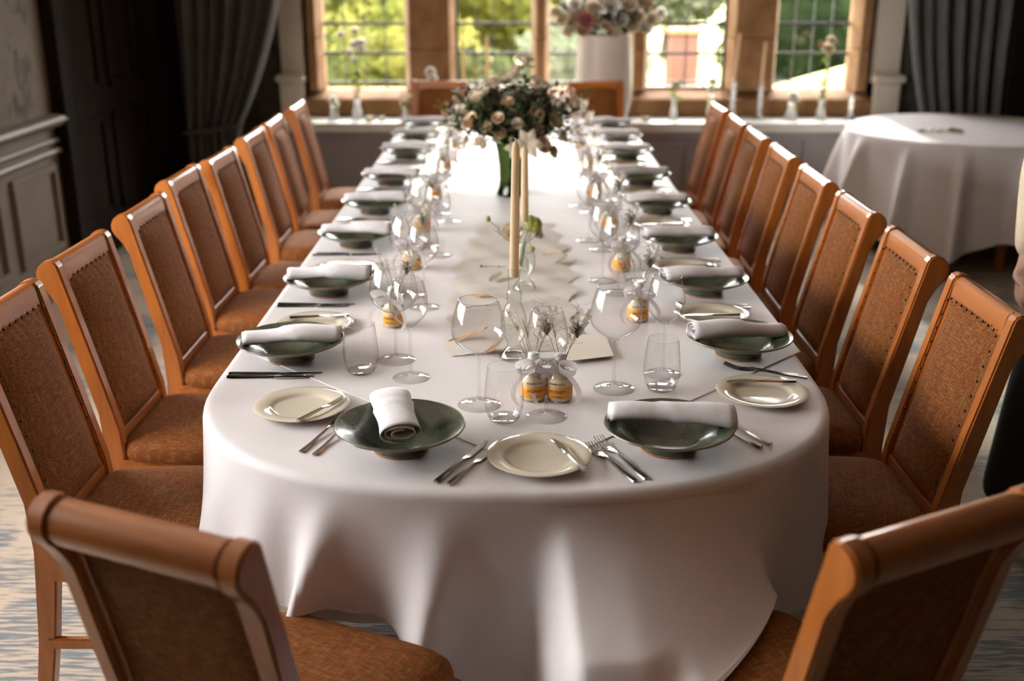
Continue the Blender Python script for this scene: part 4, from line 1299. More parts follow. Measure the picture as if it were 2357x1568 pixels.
# ---- side settings: local frame f toward the table middle, r toward the sitter's right
L_BY = [2.618, -0.573, 3.203, -0.581, 3.807, -0.579, 4.358, -0.605, 4.965, -0.598, 5.696, -0.591, 6.243, -0.565, 6.700]
R_BY = [2.650, 0.595, 3.208, 0.601, 3.746, 0.586, 4.362, 0.583, 4.969, 0.592, 5.672, 0.606, 6.180, 0.575, 6.705]
L_BY = [L_BY[0]] + L_BY[2::2]; R_BY = [R_BY[0]] + R_BY[2::2]     # keep the depths only
rs = random.Random(99)
side_word = {-1: 'left', 1: 'right'}
def seat_phrase(side, i):
    w = ['nearest', 'second', 'third', 'fourth', 'fifth', 'sixth', 'seventh', 'farthest'][i]
    return w, side_word[side]
for side, YS in ((-1, L_BY), (1, R_BY)):
    for i, by in enumerate(YS):
        w, sd = seat_phrase(side, i)
        bx = side * 0.575
        f_, r_ = Vector((-side, 0)), Vector((0, side))   # facing the middle; right hand is -y on the left side, +y on the right
        def at(f, r): return bx + f_.x * f + r_.x * r, by + f_.y * f + r_.y * r
        J = lambda a=0.006: rs.uniform(-a, a)
        where = '%s from near end, %s side' % (w if i else 'first', sd) if i < 7 else 'at the window end, %s side' % sd
        put('bowl', bx, by, TZ, rs.uniform(0, 6), 'dark green bowl under a rolled napkin, ' + where)
        ang = {(-1, 0): 0.16, (1, 0): 0.22, (-1, 1): 0.03, (1, 1): 0.10}.get((side, i), rs.uniform(-0.08, 0.16))
        napkin_obj(napkins[i % 4 if side < 0 else (i + 1) % 4], bx - side * 0.004, by + 0.004, TZ + 0.049, ang + (pi if side > 0 else 0), 'rolled white napkin in the green bowl, ' + where, tilt=(-0.06 if side > 0 and i == 0 else 0.0))
        # knives on the right hand
        x0, y0 = at(-0.128 + J(), 0.118); x1, y1 = at(0.10, 0.116 + J(0.01))
        lay('knife', x0, y0, x1, y1, 'table knife beside the green bowl, inner of two, ' + where)
        x0, y0 = at(-0.134 + J(), 0.140); x1, y1 = at(0.08, 0.142 + J(0.01))
        lay('small_knife', x0, y0, x1, y1, 'smaller knife beside the green bowl, outer of two, ' + where)
        if not (side > 0 and i == 0):
            x0, y0 = at(-0.115 + J(), -0.128); x1, y1 = at(0.08, -0.130 + J(0.01))
            lay('fork', x0, y0, x1, y1, 'fork beside the green bowl, inner of two, ' + where)
            x0, y0 = at(-0.120 + J(), -0.152); x1, y1 = at(0.06, -0.156 + J(0.01))
            lay('small_fork', x0, y0, x1, y1, 'smaller fork beside the green bowl, outer of two, ' + where)
            px, py = at(0.015 + J(), -0.252 + J(0.01))
            if not (side < 0 and i == 7) and not (side > 0 and i == 7):
                put('plate', px, py, TZ, 0, 'cream side plate with a butter knife, ' + where)
                x0, y0 = px - f_.x * 0.075, py - r_.y * 0.03
                lay('butter', x0, y0, px + f_.x * 0.06, py - r_.y * 0.05 + J(0.02), 'butter knife on the cream side plate, ' + where, TZ + 0.0165)
        if (side, i) == (-1, 0):
            G = [('large', -0.306, 2.607), ('small', -0.256, 2.480), ('tumbler', -0.382, 2.516)]
        elif (side, i) == (1, 0):
            G = [('large', 0.233, 2.410), ('small', 0.362, 2.507), ('tumbler', 0.345, 2.405)]
        else:
            G = [('large', *at(0.262 + J(0.010), 0.010 + J(0.012))), ('small', *at(0.305 + J(0.008), 0.145 + J(0.010))), ('tumbler', *at(0.195 + J(0.01), 0.130 + J(0.015)))]
        nm = {'large': 'large round-bowled wine glass', 'small': 'slimmer wine glass', 'tumbler': 'stemless water tumbler'}
        for key, gx, gy in G:
            put(key, gx, gy, TZ, rs.uniform(0, 6), nm[key] + ', ' + where)
        if i > 0:
            gx, gy = at(0.225 + J(0.01), 0.315 if side < 0 else -0.27)
            put('favour', gx, gy, TZ, rs.uniform(-0.5, 0.5), 'favour bottle with orange label, ribbon and dried sprig, ' + where)

# nearest right setting: splayed forks, plate with the knife along its far rim
w_ = 'first from near end, right side'
lay('fork', 0.711, 2.478, 0.473, 2.581, 'fork beyond the cream side plate, ' + w_ + ', longer one')
lay('small_fork', 0.694, 2.496, 0.501, 2.566, 'fork beyond the cream side plate, ' + w_ + ', shorter one')
put('plate', 0.576, 2.364, TZ, 0, 'cream side plate with a bright window glint, ' + w_)
lay('butter', 0.665, 2.410, 0.461, 2.415, 'butter knife on the far rim of the side plate, ' + w_, TZ + 0.0165)
# nearest left setting already has its plate beyond the bowl; this one serves the left end place
E_L, E_R = 'left place at the near end', 'right place at the near end'
put('bowl', -0.240, 2.070, TZ, 0.4, 'dark green bowl under a folded napkin pointing at us, ' + E_L)
bx, by = -0.251, 2.100
me = napkin_mesh(31, 0.215, 0.050, 0.022, 2.6, fan=-0.12, tail=0.0)
napkin_obj(me, bx, by, TZ + 0.050, -1.36, 'folded white napkin laid lengthwise over the green bowl, ' + E_L)
put('bowl', 0.318, 2.075, TZ, 2.4, 'dark green bowl with a napkin rolled across it, ' + E_R)
bx, by = 0.327, 2.107
me = napkin_mesh(32, 0.262, 0.040, 0.022, 2.4, fan=0.15)
napkin_obj(me, bx, by, TZ + 0.051, -0.10, 'wide rolled white napkin lying crosswise on the green bowl, ' + E_R)
put('plate', -0.485, 2.278, TZ, 0, 'cream side plate, butter knife slanting off its rim, ' + E_L)
lay('butter', -0.472, 2.167, -0.383, 2.332, 'butter knife slanting across the cream side plate, ' + E_L, TZ + 0.0165)
put('plate', 0.047, 2.012, TZ, 0, 'cream side plate between the two near bowls, ' + E_R)
lay('butter', 0.136, 1.925, 0.065, 2.108, 'butter knife slanting across the cream side plate, ' + E_R, TZ + 0.0165)
lay('fork', -0.444, 2.045, -0.378, 2.248, 'fork tucked under the green bowl, farther of two, ' + E_L)
lay('small_fork', -0.414, 2.031, -0.358, 2.211, 'fork tucked under the green bowl, nearer of two, ' + E_L)
lay('knife', -0.156, 1.905, -0.037, 2.158, 'table knife right of the green bowl, longer of two, ' + E_L)
lay('small_knife', -0.130, 1.896, -0.025, 2.115, 'table knife right of the green bowl, shorter of two, ' + E_L)
lay('fork', 0.256, 1.923, 0.134, 2.201, 'fork left of the green bowl, inner of two, ' + E_R)
lay('small_fork', 0.233, 1.912, 0.124, 2.142, 'fork left of the green bowl, outer of two, ' + E_R)
lay('knife', 0.535, 2.086, 0.412, 2.315, 'table knife poking from the green bowl, farther of two, ' + E_R)
lay('small_knife', 0.512, 2.070, 0.396, 2.277, 'table knife poking from the green bowl, nearer of two, ' + E_R)
put('large', -0.084, 2.308, TZ, 0, 'large round-bowled wine glass, ' + E_L)
put('tumbler', -0.026, 2.218, TZ, 0, 'stemless water tumbler, ' + E_L)
put('small', 0.068, 2.238, TZ, 0, 'slimmer wine glass in front of the orange-labelled bottles, ' + E_L)
f1 = put('favour', 0.041, 2.346, TZ, 0.15, 'favour bottle with orange label, left one of the pair behind the front wine glass')
f2 = put('favour', 0.101, 2.341, TZ, -0.25, 'favour bottle with orange label, right one of the pair behind the front wine glass')

# ---- centre line: runner, menu card, candles, bud vases, petals, the big bouquet
def run(u, v):
    y = 2.66 + 1.5 * v; wd = 0.20 + 0.02 * sin(y * 4) - 0.05 * v
    x = (u - 0.5) * 2 * wd + 0.03 * sin(y * 1.7) - 0.02 + (0.03 * sin(v * 50 + 2) * abs(u - .5)) + 0.05 * (1 - v)
    return (x, y + 0.06 * (u - 0.5) * max(0, 1 - v * 12), TZ + 0.0030 + 0.0042 * max(0, sin(y * 13 + x * 22)) + 0.003 * max(0, sin(y * 31 - x * 17)))
o = MB().grid(run, 30, 110).build('table_runner', M['sheer'], angle=0)
tag(o, 'sheer cream runner loosely rumpled down the middle of the table', 'runner')
a_, b_, c_, d_ = (0.123, 2.571), (0.250, 2.613), (0.241, 2.796), (0.087, 2.762)
v = []
for z in (TZ + 0.0095, TZ + 0.0102):
    for p in (a_, b_, c_, d_): v.append((p[0], p[1], z))
o = link('menu_card', v, [(3, 2, 1, 0), (4, 5, 6, 7), (0, 1, 5, 4), (1, 2, 6, 5), (2, 3, 7, 6), (3, 0, 4, 7)], M['paper'], smooth=False)
tag(o, 'plain cream card lying flat beside the front wine glasses', 'card')

def bottle_holder(x, y, label, candle_label, scale=1.0, tall=0.30, tilt=(0, 0)):
    t = empty('candle_bottle', (x, y, TZ))
    k = [(0.0, 0.0), (0.034, 0.0), (0.0375, 0.004), (0.036, 0.012), (0.028, 0.024), (0.019, 0.034), (0.0165, 0.042), (0.020, 0.050), (0.030, 0.066), (0.034, 0.088), (0.033, 0.110), (0.026, 0.134),
         (0.0185, 0.150), (0.0175, 0.158), (0.0205, 0.163), (0.0175, 0.168), (0.0205, 0.174), (0.0175, 0.180), (0.0150, 0.186), (0.0150, 0.226), (0.0175, 0.236), (0.0182, 0.240)]
    MB().lathe([(r * scale, z * scale) for r, z in k], 32).build('bottle_wall', M['bottle_glass'], t, angle=0)
    MB().lathe([(0, 0.002), (0.032 * scale, 0.002), (0.034 * scale, 0.008 * scale), (0.02 * scale, 0.020 * scale), (0, 0.024 * scale)], 28).build('thick_base', M['solid_glass'], t, angle=0)
    MB().lathe([((0.0178 + 0.0012 * cos(q)) * scale, 0.240 * scale + 0.0012 * sin(q)) for q in [2 * pi * i / 6 for i in range(7)]], 28).build('lip', M['solid_glass'], t, angle=0)
    tag(t, label, 'candle holder', 'glass candle holders on the long table')
    c = empty('taper_candle', (x, y, TZ + 0.218 * scale))
    r0 = 0.0118
    MB().lathe([(0, 0), (r0, 0), (r0 * 0.98, tall * 0.3), (r0 * 0.82, tall * 0.96), (r0 * 0.55, tall * 0.99), (0.0015, tall * 1.01), (0, tall * 1.01)], 24).build('wax', M['candle'], c, angle=50)
    MB().tube([(0, 0, tall * 1.0), (-0.001, 0, tall + 0.008), (-0.006, 0, tall + 0.010)], 0.0011, 6).build('wick', M['wick'], c)
    c.rotation_euler = (tilt[0], tilt[1], 0)
    tag(c, candle_label, 'candle', 'ivory taper candles on the long table')
bottle_holder(-0.005, 2.618, 'clear ribbed-neck glass bottle holding the front candle', 'tall unlit ivory taper candle, the front one of two', 1.0, 0.335, (0, 0.012))
bottle_holder(0.026, 3.244, 'clear glass bottle holding the rear candle, half hidden by the front one', 'unlit ivory taper candle just behind the front one', 1.0, 0.225, (0, -0.003))

def rose_mesh(seed, size=0.03):
    r = random.Random(seed); m_ = MB()
    v_, f_ = ICO2
    m_.add([(p[0] * size * .3, p[1] * size * .3, p[2] * size * .4 + size * .5) for p in v_], f_)
    for ring, (n, rad, op) in enumerate([(3, 0.28, 0.05), (4, 0.5, 0.15), (5, 0.74, 0.35), (6, 0.92, 0.75)]):
        for k in range(n):
            a = 2 * pi * k / n + ring * 0.7 + r.uniform(-0.15, 0.15)
            def fn(u, v, a=a, rad=rad, op=op, n=n):
                wdt = (u - 0.5) * 2 * pi / n * 1.35
                q = rad * (0.35 + 0.65 * v ** 0.7) * (1 + 0.25 * op * v * v)
                h = (v * (0.95 - 0.25 * op) - 0.18 * op * max(0, v - 0.7) * 2) * (1 - 0.25 * (2 * u - 1) ** 2 * v)
                return (q * cos(a + wdt) * size, q * sin(a + wdt) * size, h * size * 1.1)
            m_.grid(fn, 5, 4)
    return m_
def lily_mesh(seed, size):
    r = random.Random(seed); m_ = MB()
    for k in range(6):
        a = 2 * pi * k / 6 + r.uniform(-.1, .1)
        def fn(u, v, a=a):
            w = 0.30 * sin(pi * min(0.97, v * 0.9 + 0.1)) * (u - 0.5) * 2
            q = v; h = 0.55 * v - 0.45 * v * v - 0.1 * abs(u - .5)
            return ((q * cos(a) - w * sin(a)) * size, (q * sin(a) + w * cos(a)) * size, h * size)
        m_.grid(fn, 5, 7)
    return m_
def flower_part(parent, mat, loc, direction, seed, size, name='rose'):
    o = (lily_mesh if name == 'lily' else rose_mesh)(seed, size).build(name, mat, parent, angle=0, loc=loc)
    o.rotation_euler = Vector(direction).to_track_quat('Z', 'Y').to_euler()
    return o
def blades(name, mat, parent, spots, seed, L=0.035, W=0.010, n_each=7):
    """stems with paired leaves from the neck to each spot"""
    r = random.Random(seed); m_ = MB()
    for (x0, y0, z0), (x, y, z) in spots:
        a, b_ = Vector((x0, y0, z0)), Vector((x, y, z))
        mid = (a + b_) / 2 + Vector((0, 0, 0.02))
        m_.tube([a, mid, b_], [0.0016, 0.0013, 0.0008], 4)
        for k in range(n_each):
            q = 0.35 + 0.65 * k / max(1, n_each - 1)
            p = a.lerp(mid, q * 2) if q < 0.5 else mid.lerp(b_, q * 2 - 1)
            d = Vector((r.uniform(-1, 1), r.uniform(-1, 1), r.uniform(-0.4, 0.9))).normalized() * L * r.uniform(0.7, 1.2)
            s = d.cross(Vector((r.uniform(-1, 1), r.uniform(-1, 1), 1))).normalized() * W
            c = d.cross(s).normalized() * W * 0.3
            m_.add([p, p + d * 0.5 + s + c, p + d, p + d * 0.5 - s + c, p + d * 0.5 - c], [(0, 1, 4), (1, 2, 4), (2, 3, 4), (3, 0, 4)])
    o = m_.build(name, mat, parent, angle=0); o['kind'] = 'stuff'
    return o

# big bouquet in the green glass vase
vx, vy = -0.015, 4.743
t = empty('flower_vase', (vx, vy, TZ))
MB().lathe([(0, 0), (0.068, 0), (0.072, 0.004), (0.070, 0.012), (0.062, 0.035), (0.059, 0.07), (0.061, 0.13), (0.068, 0.19), (0.078, 0.235)], 36).build('vase_glass', M['green_glass'], t, angle=0)
MB().lathe([(0, 0.004), (0.066, 0.004), (0.064, 0.024), (0.056, 0.040), (0, 0.044)], 28).build('thick_base', thin_glass('bright_green_glass', (0.35, 0.60, 0.12), (0.10, 0.25, 0.03), 1.0), t, angle=0)
rb = random.Random(17)
m_ = MB()
for k in range(22):
    a = rb.uniform(0, 6.28); q = rb.uniform(0, 0.03)
    m_.tube([(q * cos(a), q * sin(a), 0.035), (-q * cos(a) * 0.6, -q * sin(a), 0.13), (q * 1.3 * cos(a + .4), q * 1.3 * sin(a + .4), 0.25)], 0.0028, 5)
m_.build('stems', M['dark_leaf'], t, angle=0)['kind'] = 'stuff'
spots = []
for k in range(380):
    a = rb.uniform(0, 6.28); cz = rb.uniform(-0.5, 1.0); rr = sqrt(max(0, 1 - cz * cz)); q = rb.uniform(0.5, 1.0)
    spots.append(((0.03 * cos(a), 0.03 * sin(a), 0.22), (0.300 * rr * q * cos(a), 0.24 * rr * q * sin(a), 0.350 + 0.165 * cz * q)))
blades('foliage', M['dark_leaf'], t, spots, 3, 0.036, 0.011, 8)
sp2 = []
for k in range(60):
    a = rb.uniform(0, 6.28)
    sp2.append(((0.03 * cos(a), 0.03 * sin(a), 0.24), (0.34 * cos(a), 0.24 * sin(a), rb.uniform(0.17, 0.46))))
blades('light_foliage', M['leaf'], t, sp2, 4, 0.024, 0.005, 9)
# (x, y, z, size, material) seen from the front: cream lily low right of centre, peach left, white on top
for k, (x, y, z, s, mt) in enumerate([
    (0.065, -0.22, 0.275, 0.050, 'rose'), (0.015, -0.18, 0.250, 0.038, 'rose'), (-0.175, -0.12, 0.340, 0.040, 'peach'), (-0.110, -0.17, 0.320, 0.024, 'peach'),
    (0.175, -0.13, 0.340, 0.034, 'peach'), (0.125, -0.19, 0.255, 0.034, 'peach'), (0.215, -0.05, 0.270, 0.030, 'rose'), (-0.17, -0.03, 0.445, 0.030, 'rose'), (-0.12, -0.05, 0.450, 0.026, 'rose'), (-0.075, -0.03, 0.475, 0.030, 'rose'),
    (-0.135, 0.0, 0.480, 0.030, 'rose'), (-0.03, 0.02, 0.490, 0.034, 'rose'), (0.04, 0.02, 0.520, 0.034, 'rose'), (0.075, 0.0, 0.560, 0.028, 'rose'), (0.02, -0.03, 0.545, 0.028, 'rose'),
    (0.13, 0.03, 0.470, 0.038, 'rose'), (-0.205, -0.06, 0.375, 0.028, 'rose'), (-0.16, 0.05, 0.255, 0.030, 'rose'), (-0.05, -0.14, 0.290, 0.026, 'peach'), (0.10, -0.12, 0.310, 0.030, 'peach'),
    (-0.20, -0.03, 0.250, 0.024, 'rose'), (-0.12, -0.08, 0.235, 0.022, 'rose'),
    (-0.06, -0.20, 0.36, 0.026, 'peach'), (0.02, -0.21, 0.34, 0.024, 'rose'), (0.10, -0.18, 0.38, 0.030, 'peach'), (-0.14, -0.14, 0.26, 0.024, 'rose'), (0.17, -0.15, 0.22, 0.026, 'peach'), (-0.02, -0.16, 0.42, 0.026, 'peach'),
    (-0.09, -0.10, 0.50, 0.030, 'rose'), (0.0, -0.08, 0.52, 0.032, 'rose'), (0.05, -0.06, 0.58, 0.034, 'rose'), (0.10, -0.05, 0.50, 0.026, 'rose'), (-0.15, -0.10, 0.43, 0.030, 'rose')]):
    d = (x * 1.2, y * 0.8 - 0.05, (z - 0.30) + 0.14)
    flower_part(t, M[mt], (x * 0.95, y * 0.95, z - s * 0.4), d if k > 1 else (0.02, -0.2, 0.05), 40 + k, s * (1.35 if k < 2 else 1), 'lily' if k < 2 or k in (7, 10, 12, 13, 17) else 'rose')
tag(t, 'dark green bouquet with white and cream roses in a green glass vase mid table', 'flower vase')

# bud vase behind the candles: poppy buds, thistle heads, one pale rose
x, y = 0.017, 3.447
t = empty('bud_vase', (x, y, TZ))
MB().lathe([(0, 0), (0.020, 0), (0.023, 0.003), (0.026, 0.02), (0.022, 0.045), (0.011, 0.062), (0.0105, 0.085), (0.013, 0.09)], 24).build('vase_glass', M['bottle_glass'], t, angle=0)
rb2 = random.Random(3)
ends = [(-0.108, 0.0, 0.180, 'bud'), (-0.020, 0.02, 0.205, 'bud'), (0.030, 0.0, 0.165, 'thistle'), (0.045, 0.0, 0.160, 'thistle'), (0.058, 0.01, 0.140, 'bud'), (0.036, -0.02, 0.085, 'bud')]
m_ = MB()
for x_, y_, z_, kd in ends:
    m_.tube([(0, 0, 0.02), (x_ * 0.25, y_ * 0.2, 0.10 if z_ > .1 else 0.07), (x_ * 0.75, y_, z_ * 0.85), (x_, y_, z_)], [0.0016, 0.0014, 0.0011, 0.0009], 6)
for k in range(7):
    x_ = -0.02 - 0.012 * k
    m_.tube([(0, 0, 0.08), (x_ * 0.7, 0, 0.09 + 0.006 * k), (x_, 0.01 * rb2.uniform(-1, 1), 0.105 + 0.007 * k)], [0.0008, 0.0007, 0.0005], 4)
    for q in range(3):
        m_.tube([(x_ * 0.8, 0, 0.095 + 0.006 * k), (x_ * 0.8 + rb2.uniform(-.01, .01), 0, 0.11 + 0.007 * k + rb2.uniform(0, .008))], 0.0005, 3)
m_.build('stems', M['stem'], t, angle=0)['kind'] = 'stuff'
for x_, y_, z_, kd in ends:
    v, f = ICO2
    s = 0.0085 if kd == 'bud' else 0.021
    rr_ = random.Random(int(z_ * 1e4))
    MB().add([(p[0] * s * (1 + .15 * rr_.random()) + x_, p[1] * s + y_, p[2] * s * 1.15 * (1 + .25 * rr_.random()) + z_) for p in v], f).build('bud' if kd == 'bud' else 'thistle_head', M['yellow_bud'], t, angle=0)
flower_part(t, M['rose'], (-0.026, 0.008, 0.125), (-0.1, -0.6, 0.5), 77, 0.034)
flower_part(t, M['white_flower'], (0.052, 0.02, 0.118), (0.4, -0.5, 0.6), 78, 0.018)
tag(t, 'small bud vase with poppy buds and thistle heads beside the front candles', 'bud vase')

# fallen petals and twigs
def petal(x, y, L, W, rz, mat, label, name='dried_petal', lift=0.006, cat='petal'):
    def fn(u, v):
        w = W * sin(pi * min(0.98, max(0.02, v))) ** 0.6
        return ((v - 0.5) * L, (u - 0.5) * w + 0.1 * L * sin(v * 2.6), lift * (v * 1.2 - .2) ** 2 + 0.006 * abs(u - 0.5) + 0.001 * sin(v * 14))
    m_ = MB().grid(fn, 6, 14)
    o = m_.build(name, mat, angle=0, loc=(x, y, TZ + 0.0095)); o.rotation_euler = (0, 0, rz)
    md = o.modifiers.new('thickness', 'SOLIDIFY'); md.thickness = 0.0006
    tag(o, label, cat, 'dried petals scattered on the runner')
petal(-0.127, 2.747, 0.115, 0.020, 0.45, M['dried_peach'], 'long peach dried petal seen through the large front wine glass', lift=0.02)
petal(-0.058, 2.654, 0.07, 0.022, 0.9, M['dried_peach'], 'short peach dried petal at the foot of the front candle bottle', lift=0.012)
petal(-0.105, 3.141, 0.07, 0.025, -0.1, M['dried_peach'], 'faint peach dried petal just above the large front wine glass rim')
petal(-0.062, 3.342, 0.085, 0.03, 1.1, M['dried'], 'pale olive dried leaf left of the candle bottle neck', 'dried_leaf')
petal(0.123, 3.639, 0.07, 0.010, -0.1, M['dried_peach'], 'thin peach dried petal right of the bud vase')
petal(0.154, 3.546, 0.06, 0.03, 0.8, M['dried'], 'curled pinkish dried leaf right of the bud vase', 'dried_leaf', 0.02)
petal(-0.111, 5.657, 0.08, 0.035, 0.7, M['dried_peach'], 'peach petal lying left of the green vase')
petal(0.344, 5.659, 0.08, 0.04, 0.3, M['dried_peach'], 'peach petal lying right of the green vase among the glasses')
petal(0.349, 4.352, 0.07, 0.035, 1.4, M['dried_peach'], 'orange petal among the wine glasses on the right side')
def twig(x, y, L, rz, label):
    m_ = MB()
    m_.tube([(-L / 2, 0, 0.002), (-L / 6, 0.003, 0.004), (L / 5, -0.002, 0.003), (L / 2, 0.001, 0.003)], [0.0016, 0.0012, 0.0013, 0.0009], 6)
    v, f = ICO1
    m_.add([(p[0] * 0.005 - L / 2, p[1] * 0.004, p[2] * 0.004 + 0.004) for p in v], f)
    m_.add([(p[0] * 0.004 + L / 5, p[1] * 0.003, p[2] * 0.003 + 0.004) for p in v], f)
    o = m_.build('twig', M['leaf'], angle=0, loc=(x, y, TZ + 0.009)); o.rotation_euler = (0, 0, rz)
    tag(o, label, 'twig')
twig(-0.073, 3.479, 0.085, -0.05, 'thin green twig lying left of the candle bottle')
twig(-0.104, 3.036, 0.105, 0.35, 'dark twig lying under the rim of the large front wine glass')

# ================================================================== on the window shelf
SZ = 0.65
def candlestick(x, h, ch, label, clabel, tilt=0.0):
    t = empty('glass_candlestick', (x, 8.02, SZ))
    k = [(0, 0), (0.042, 0), (0.044, 0.004), (0.030, 0.012), (0.012, 0.022)]
    m = max(2, int(h / 0.05))
    for i in range(m):
        z0 = 0.022 + (h - 0.045) * i / m; z1 = 0.022 + (h - 0.045) * (i + 1) / m
        k += [(0.010, z0 + 0.002), (0.024, (z0 + z1) / 2), (0.010, z1 - 0.002)]
    k += [(0.016, h - 0.018), (0.019, h), (0.013, h), (0.012, h - 0.012), (0, h - 0.013)]
    MB().lathe(k, 20).build('stick', M['crystal'], t, angle=0)
    tag(t, label, 'candlestick', 'glass candlesticks on the window shelf')
    c = empty('taper_candle', (x, 8.02, SZ + h - 0.012))
    MB().lathe([(0, 0), (0.0115, 0), (0.0095, ch * 0.96), (0.002, ch), (0, ch)], 14).build('wax', M['candle'], c, angle=50)
    MB().tube([(0, 0, ch * 0.99), (0, 0, ch + 0.01)], 0.0011, 5).build('wick', M['wick'], c)
    c.rotation_euler = (0, tilt, 0)
    tag(c, clabel, 'candle', 'ivory taper candles on the window shelf')
def sx(px): return (px - 1188) * 7.86 / 2500
candlestick(sx(1688), 0.29, 0.33, 'tall glass candlestick on the shelf, left one of the pair before the wide right mullion', 'ivory taper candle leaning slightly, left one of the pair before the wide right mullion', 0.06)
candlestick(sx(1751), 0.26, 0.30, 'tall glass candlestick on the shelf, right one of the pair before the wide right mullion', 'ivory taper candle, right one of the pair before the wide right mullion', 0.03)
candlestick(sx(1961), 0.18, 0.27, 'short glass candlestick at the right end of the shelf', 'ivory taper candle at the right end of the shelf', 0.03)
candlestick(sx(1067), 0.28, 0.30, 'glass candlestick behind the bouquet, left one of two before the second window light', 'ivory taper candle behind the bouquet, left one of two before the second window light')
candlestick(sx(1121), 0.29, 0.31, 'glass candlestick behind the bouquet, right one of two before the second window light', 'ivory taper candle behind the bouquet, right one of two before the second window light')
def posy(x, vh, vr, blooms, label, seed, name='posy_vase', y=8.02, mat='crystal', leaves=True):
    """small glass vase on the shelf with blooms at (dx, height, size, material)"""
    t = empty(name, (x, y, SZ))
    MB().lathe([(0, 0), (vr * .9, 0), (vr, 0.006), (vr * 0.95, vh * 0.35), (vr * 0.55, vh * 0.62), (vr * 0.5, vh * 0.85), (vr * 0.7, vh)], 20).build('vase_glass', M[mat], t, angle=0)
    m_ = MB()
    r = random.Random(seed)
    for dx, h, s, mt in blooms:
        m_.tube([(0, 0, 0.01), (dx * 0.2, 0, vh), (dx, 0, h)], [0.003, 0.0028, 0.002], 6)
        if leaves:
            for k in range(4):
                q = r.uniform(0.4, 0.9); p = Vector((dx * q, 0, h * q)); d = Vector((r.uniform(-1, 1), -0.3, r.uniform(0, 1))).normalized() * 0.035
                s_ = d.cross(Vector((0, 1, 0.2))).normalized() * 0.011
                m_.add([p, p + d * .5 + s_, p + d, p + d * .5 - s_], [(0, 1, 2, 3)])
    m_.build('stems', M['leaf'], t, angle=0)['kind'] = 'stuff'
    for k, (dx, h, s, mt) in enumerate(blooms):
        flower_part(t, M[mt], (dx, -0.012 + 0.006 * k, h - s * 0.3), (dx * 3, -0.8, 0.5), seed + k, s, 'bloom')
    tag(t, label, 'flower vase', 'small flower vases on the window shelf')
posy(sx(820), 0.14, 0.040, [(-0.085, 0.60, 0.028, 'white_flower'), (0.01, 0.62, 0.028, 'white_flower'), (0.045, 0.54, 0.034, 'white_flower'), (0.0, 0.53, 0.032, 'white_flower'), (-0.035, 0.47, 0.028, 'white_flower'),
     (0.0, 0.42, 0.024, 'white_flower'), (0.005, 0.33, 0.026, 'white_flower'), (0.04, 0.50, 0.030, 'white_flower')], 'tall spray of white blossom in a slim vase, before the first window light', 201)
posy(sx(766), 0.10, 0.038, [(0.0, 0.14, 0.030, 'white_flower'), (0.02, 0.11, 0.022, 'white_flower')], 'squat glass vase with a white flower at the left end of the shelf', 215)
posy(sx(930), 0.09, 0.030, [(0.04, 0.145, 0.028, 'rose'), (-0.01, 0.12, 0.022, 'rose')], 'small glass vase with cream flowers left of the far left chair', 220)
posy(sx(992), 0.22, 0.030, [(0.0, 0.34, 0.036, 'white_flower'), (0.012, 0.29, 0.036, 'white_flower'), (0.03, 0.24, 0.028, 'white_flower')], 'white flowers in a slim vase directly behind the far left chair', 225)
posy(sx(1552), 0.16, 0.028, [(0.0, 0.25, 0.032, 'rose'), (0.035, 0.26, 0.018, 'leaf'), (-0.02, 0.22, 0.016, 'leaf')], 'green stems and one cream rose in a slim vase before the fourth window light', 231)
posy(sx(1637), 0.18, 0.030, [(0.0, 0.27, 0.030, 'white_flower'), (-0.01, 0.22, 0.026, 'white_flower')], 'slim glass vase with a white flower, just right of the green stems', 236)
posy(sx(1824), 0.12, 0.045, [(0.0, 0.165, 0.038, 'white_flower'), (0.03, 0.15, 0.026, 'white_flower')], 'wide glass vase with white petals before the right-hand window light', 241)
posy(sx(1893), 0.14, 0.036, [(0.0, 0.50, 0.044, 'rose'), (-0.05, 0.53, 0.026, 'peach'), (0.02, 0.56, 0.030, 'rose'), (0.05, 0.54, 0.024, 'peach'), (0.0, 0.20, 0.022, 'white_flower')], 'tall pink and cream flowers in a slim vase before the right-hand window light', 246)
def votive(x, label, mat='peach', s=0.03):
    t = empty('votive_holder', (x, 7.93, SZ))
    MB().lathe([(0, 0), (s * 0.8, 0), (s, 0.008), (s, 0.045), (s * 0.9, 0.05)], 20).build('cup', M['bottle_glass'], t, angle=0)
    MB().lathe([(0, 0.003), (s * 0.85, 0.003), (s * 0.9, 0.03), (0, 0.033)], 16).build('wax', M[mat], t, angle=50)
    tag(t, label, 'candle holder', 'votives on the window shelf')
votive(sx(1484), 'small peach votive on the shelf, just right of the big white vase', 'rose')
votive(sx(852), 'small cream votive on the shelf, under the white blossom spray', 'rose', 0.036)
votive(sx(880), 'low cream votive on the shelf, right of the white blossom spray', 'white_flower', 0.026)

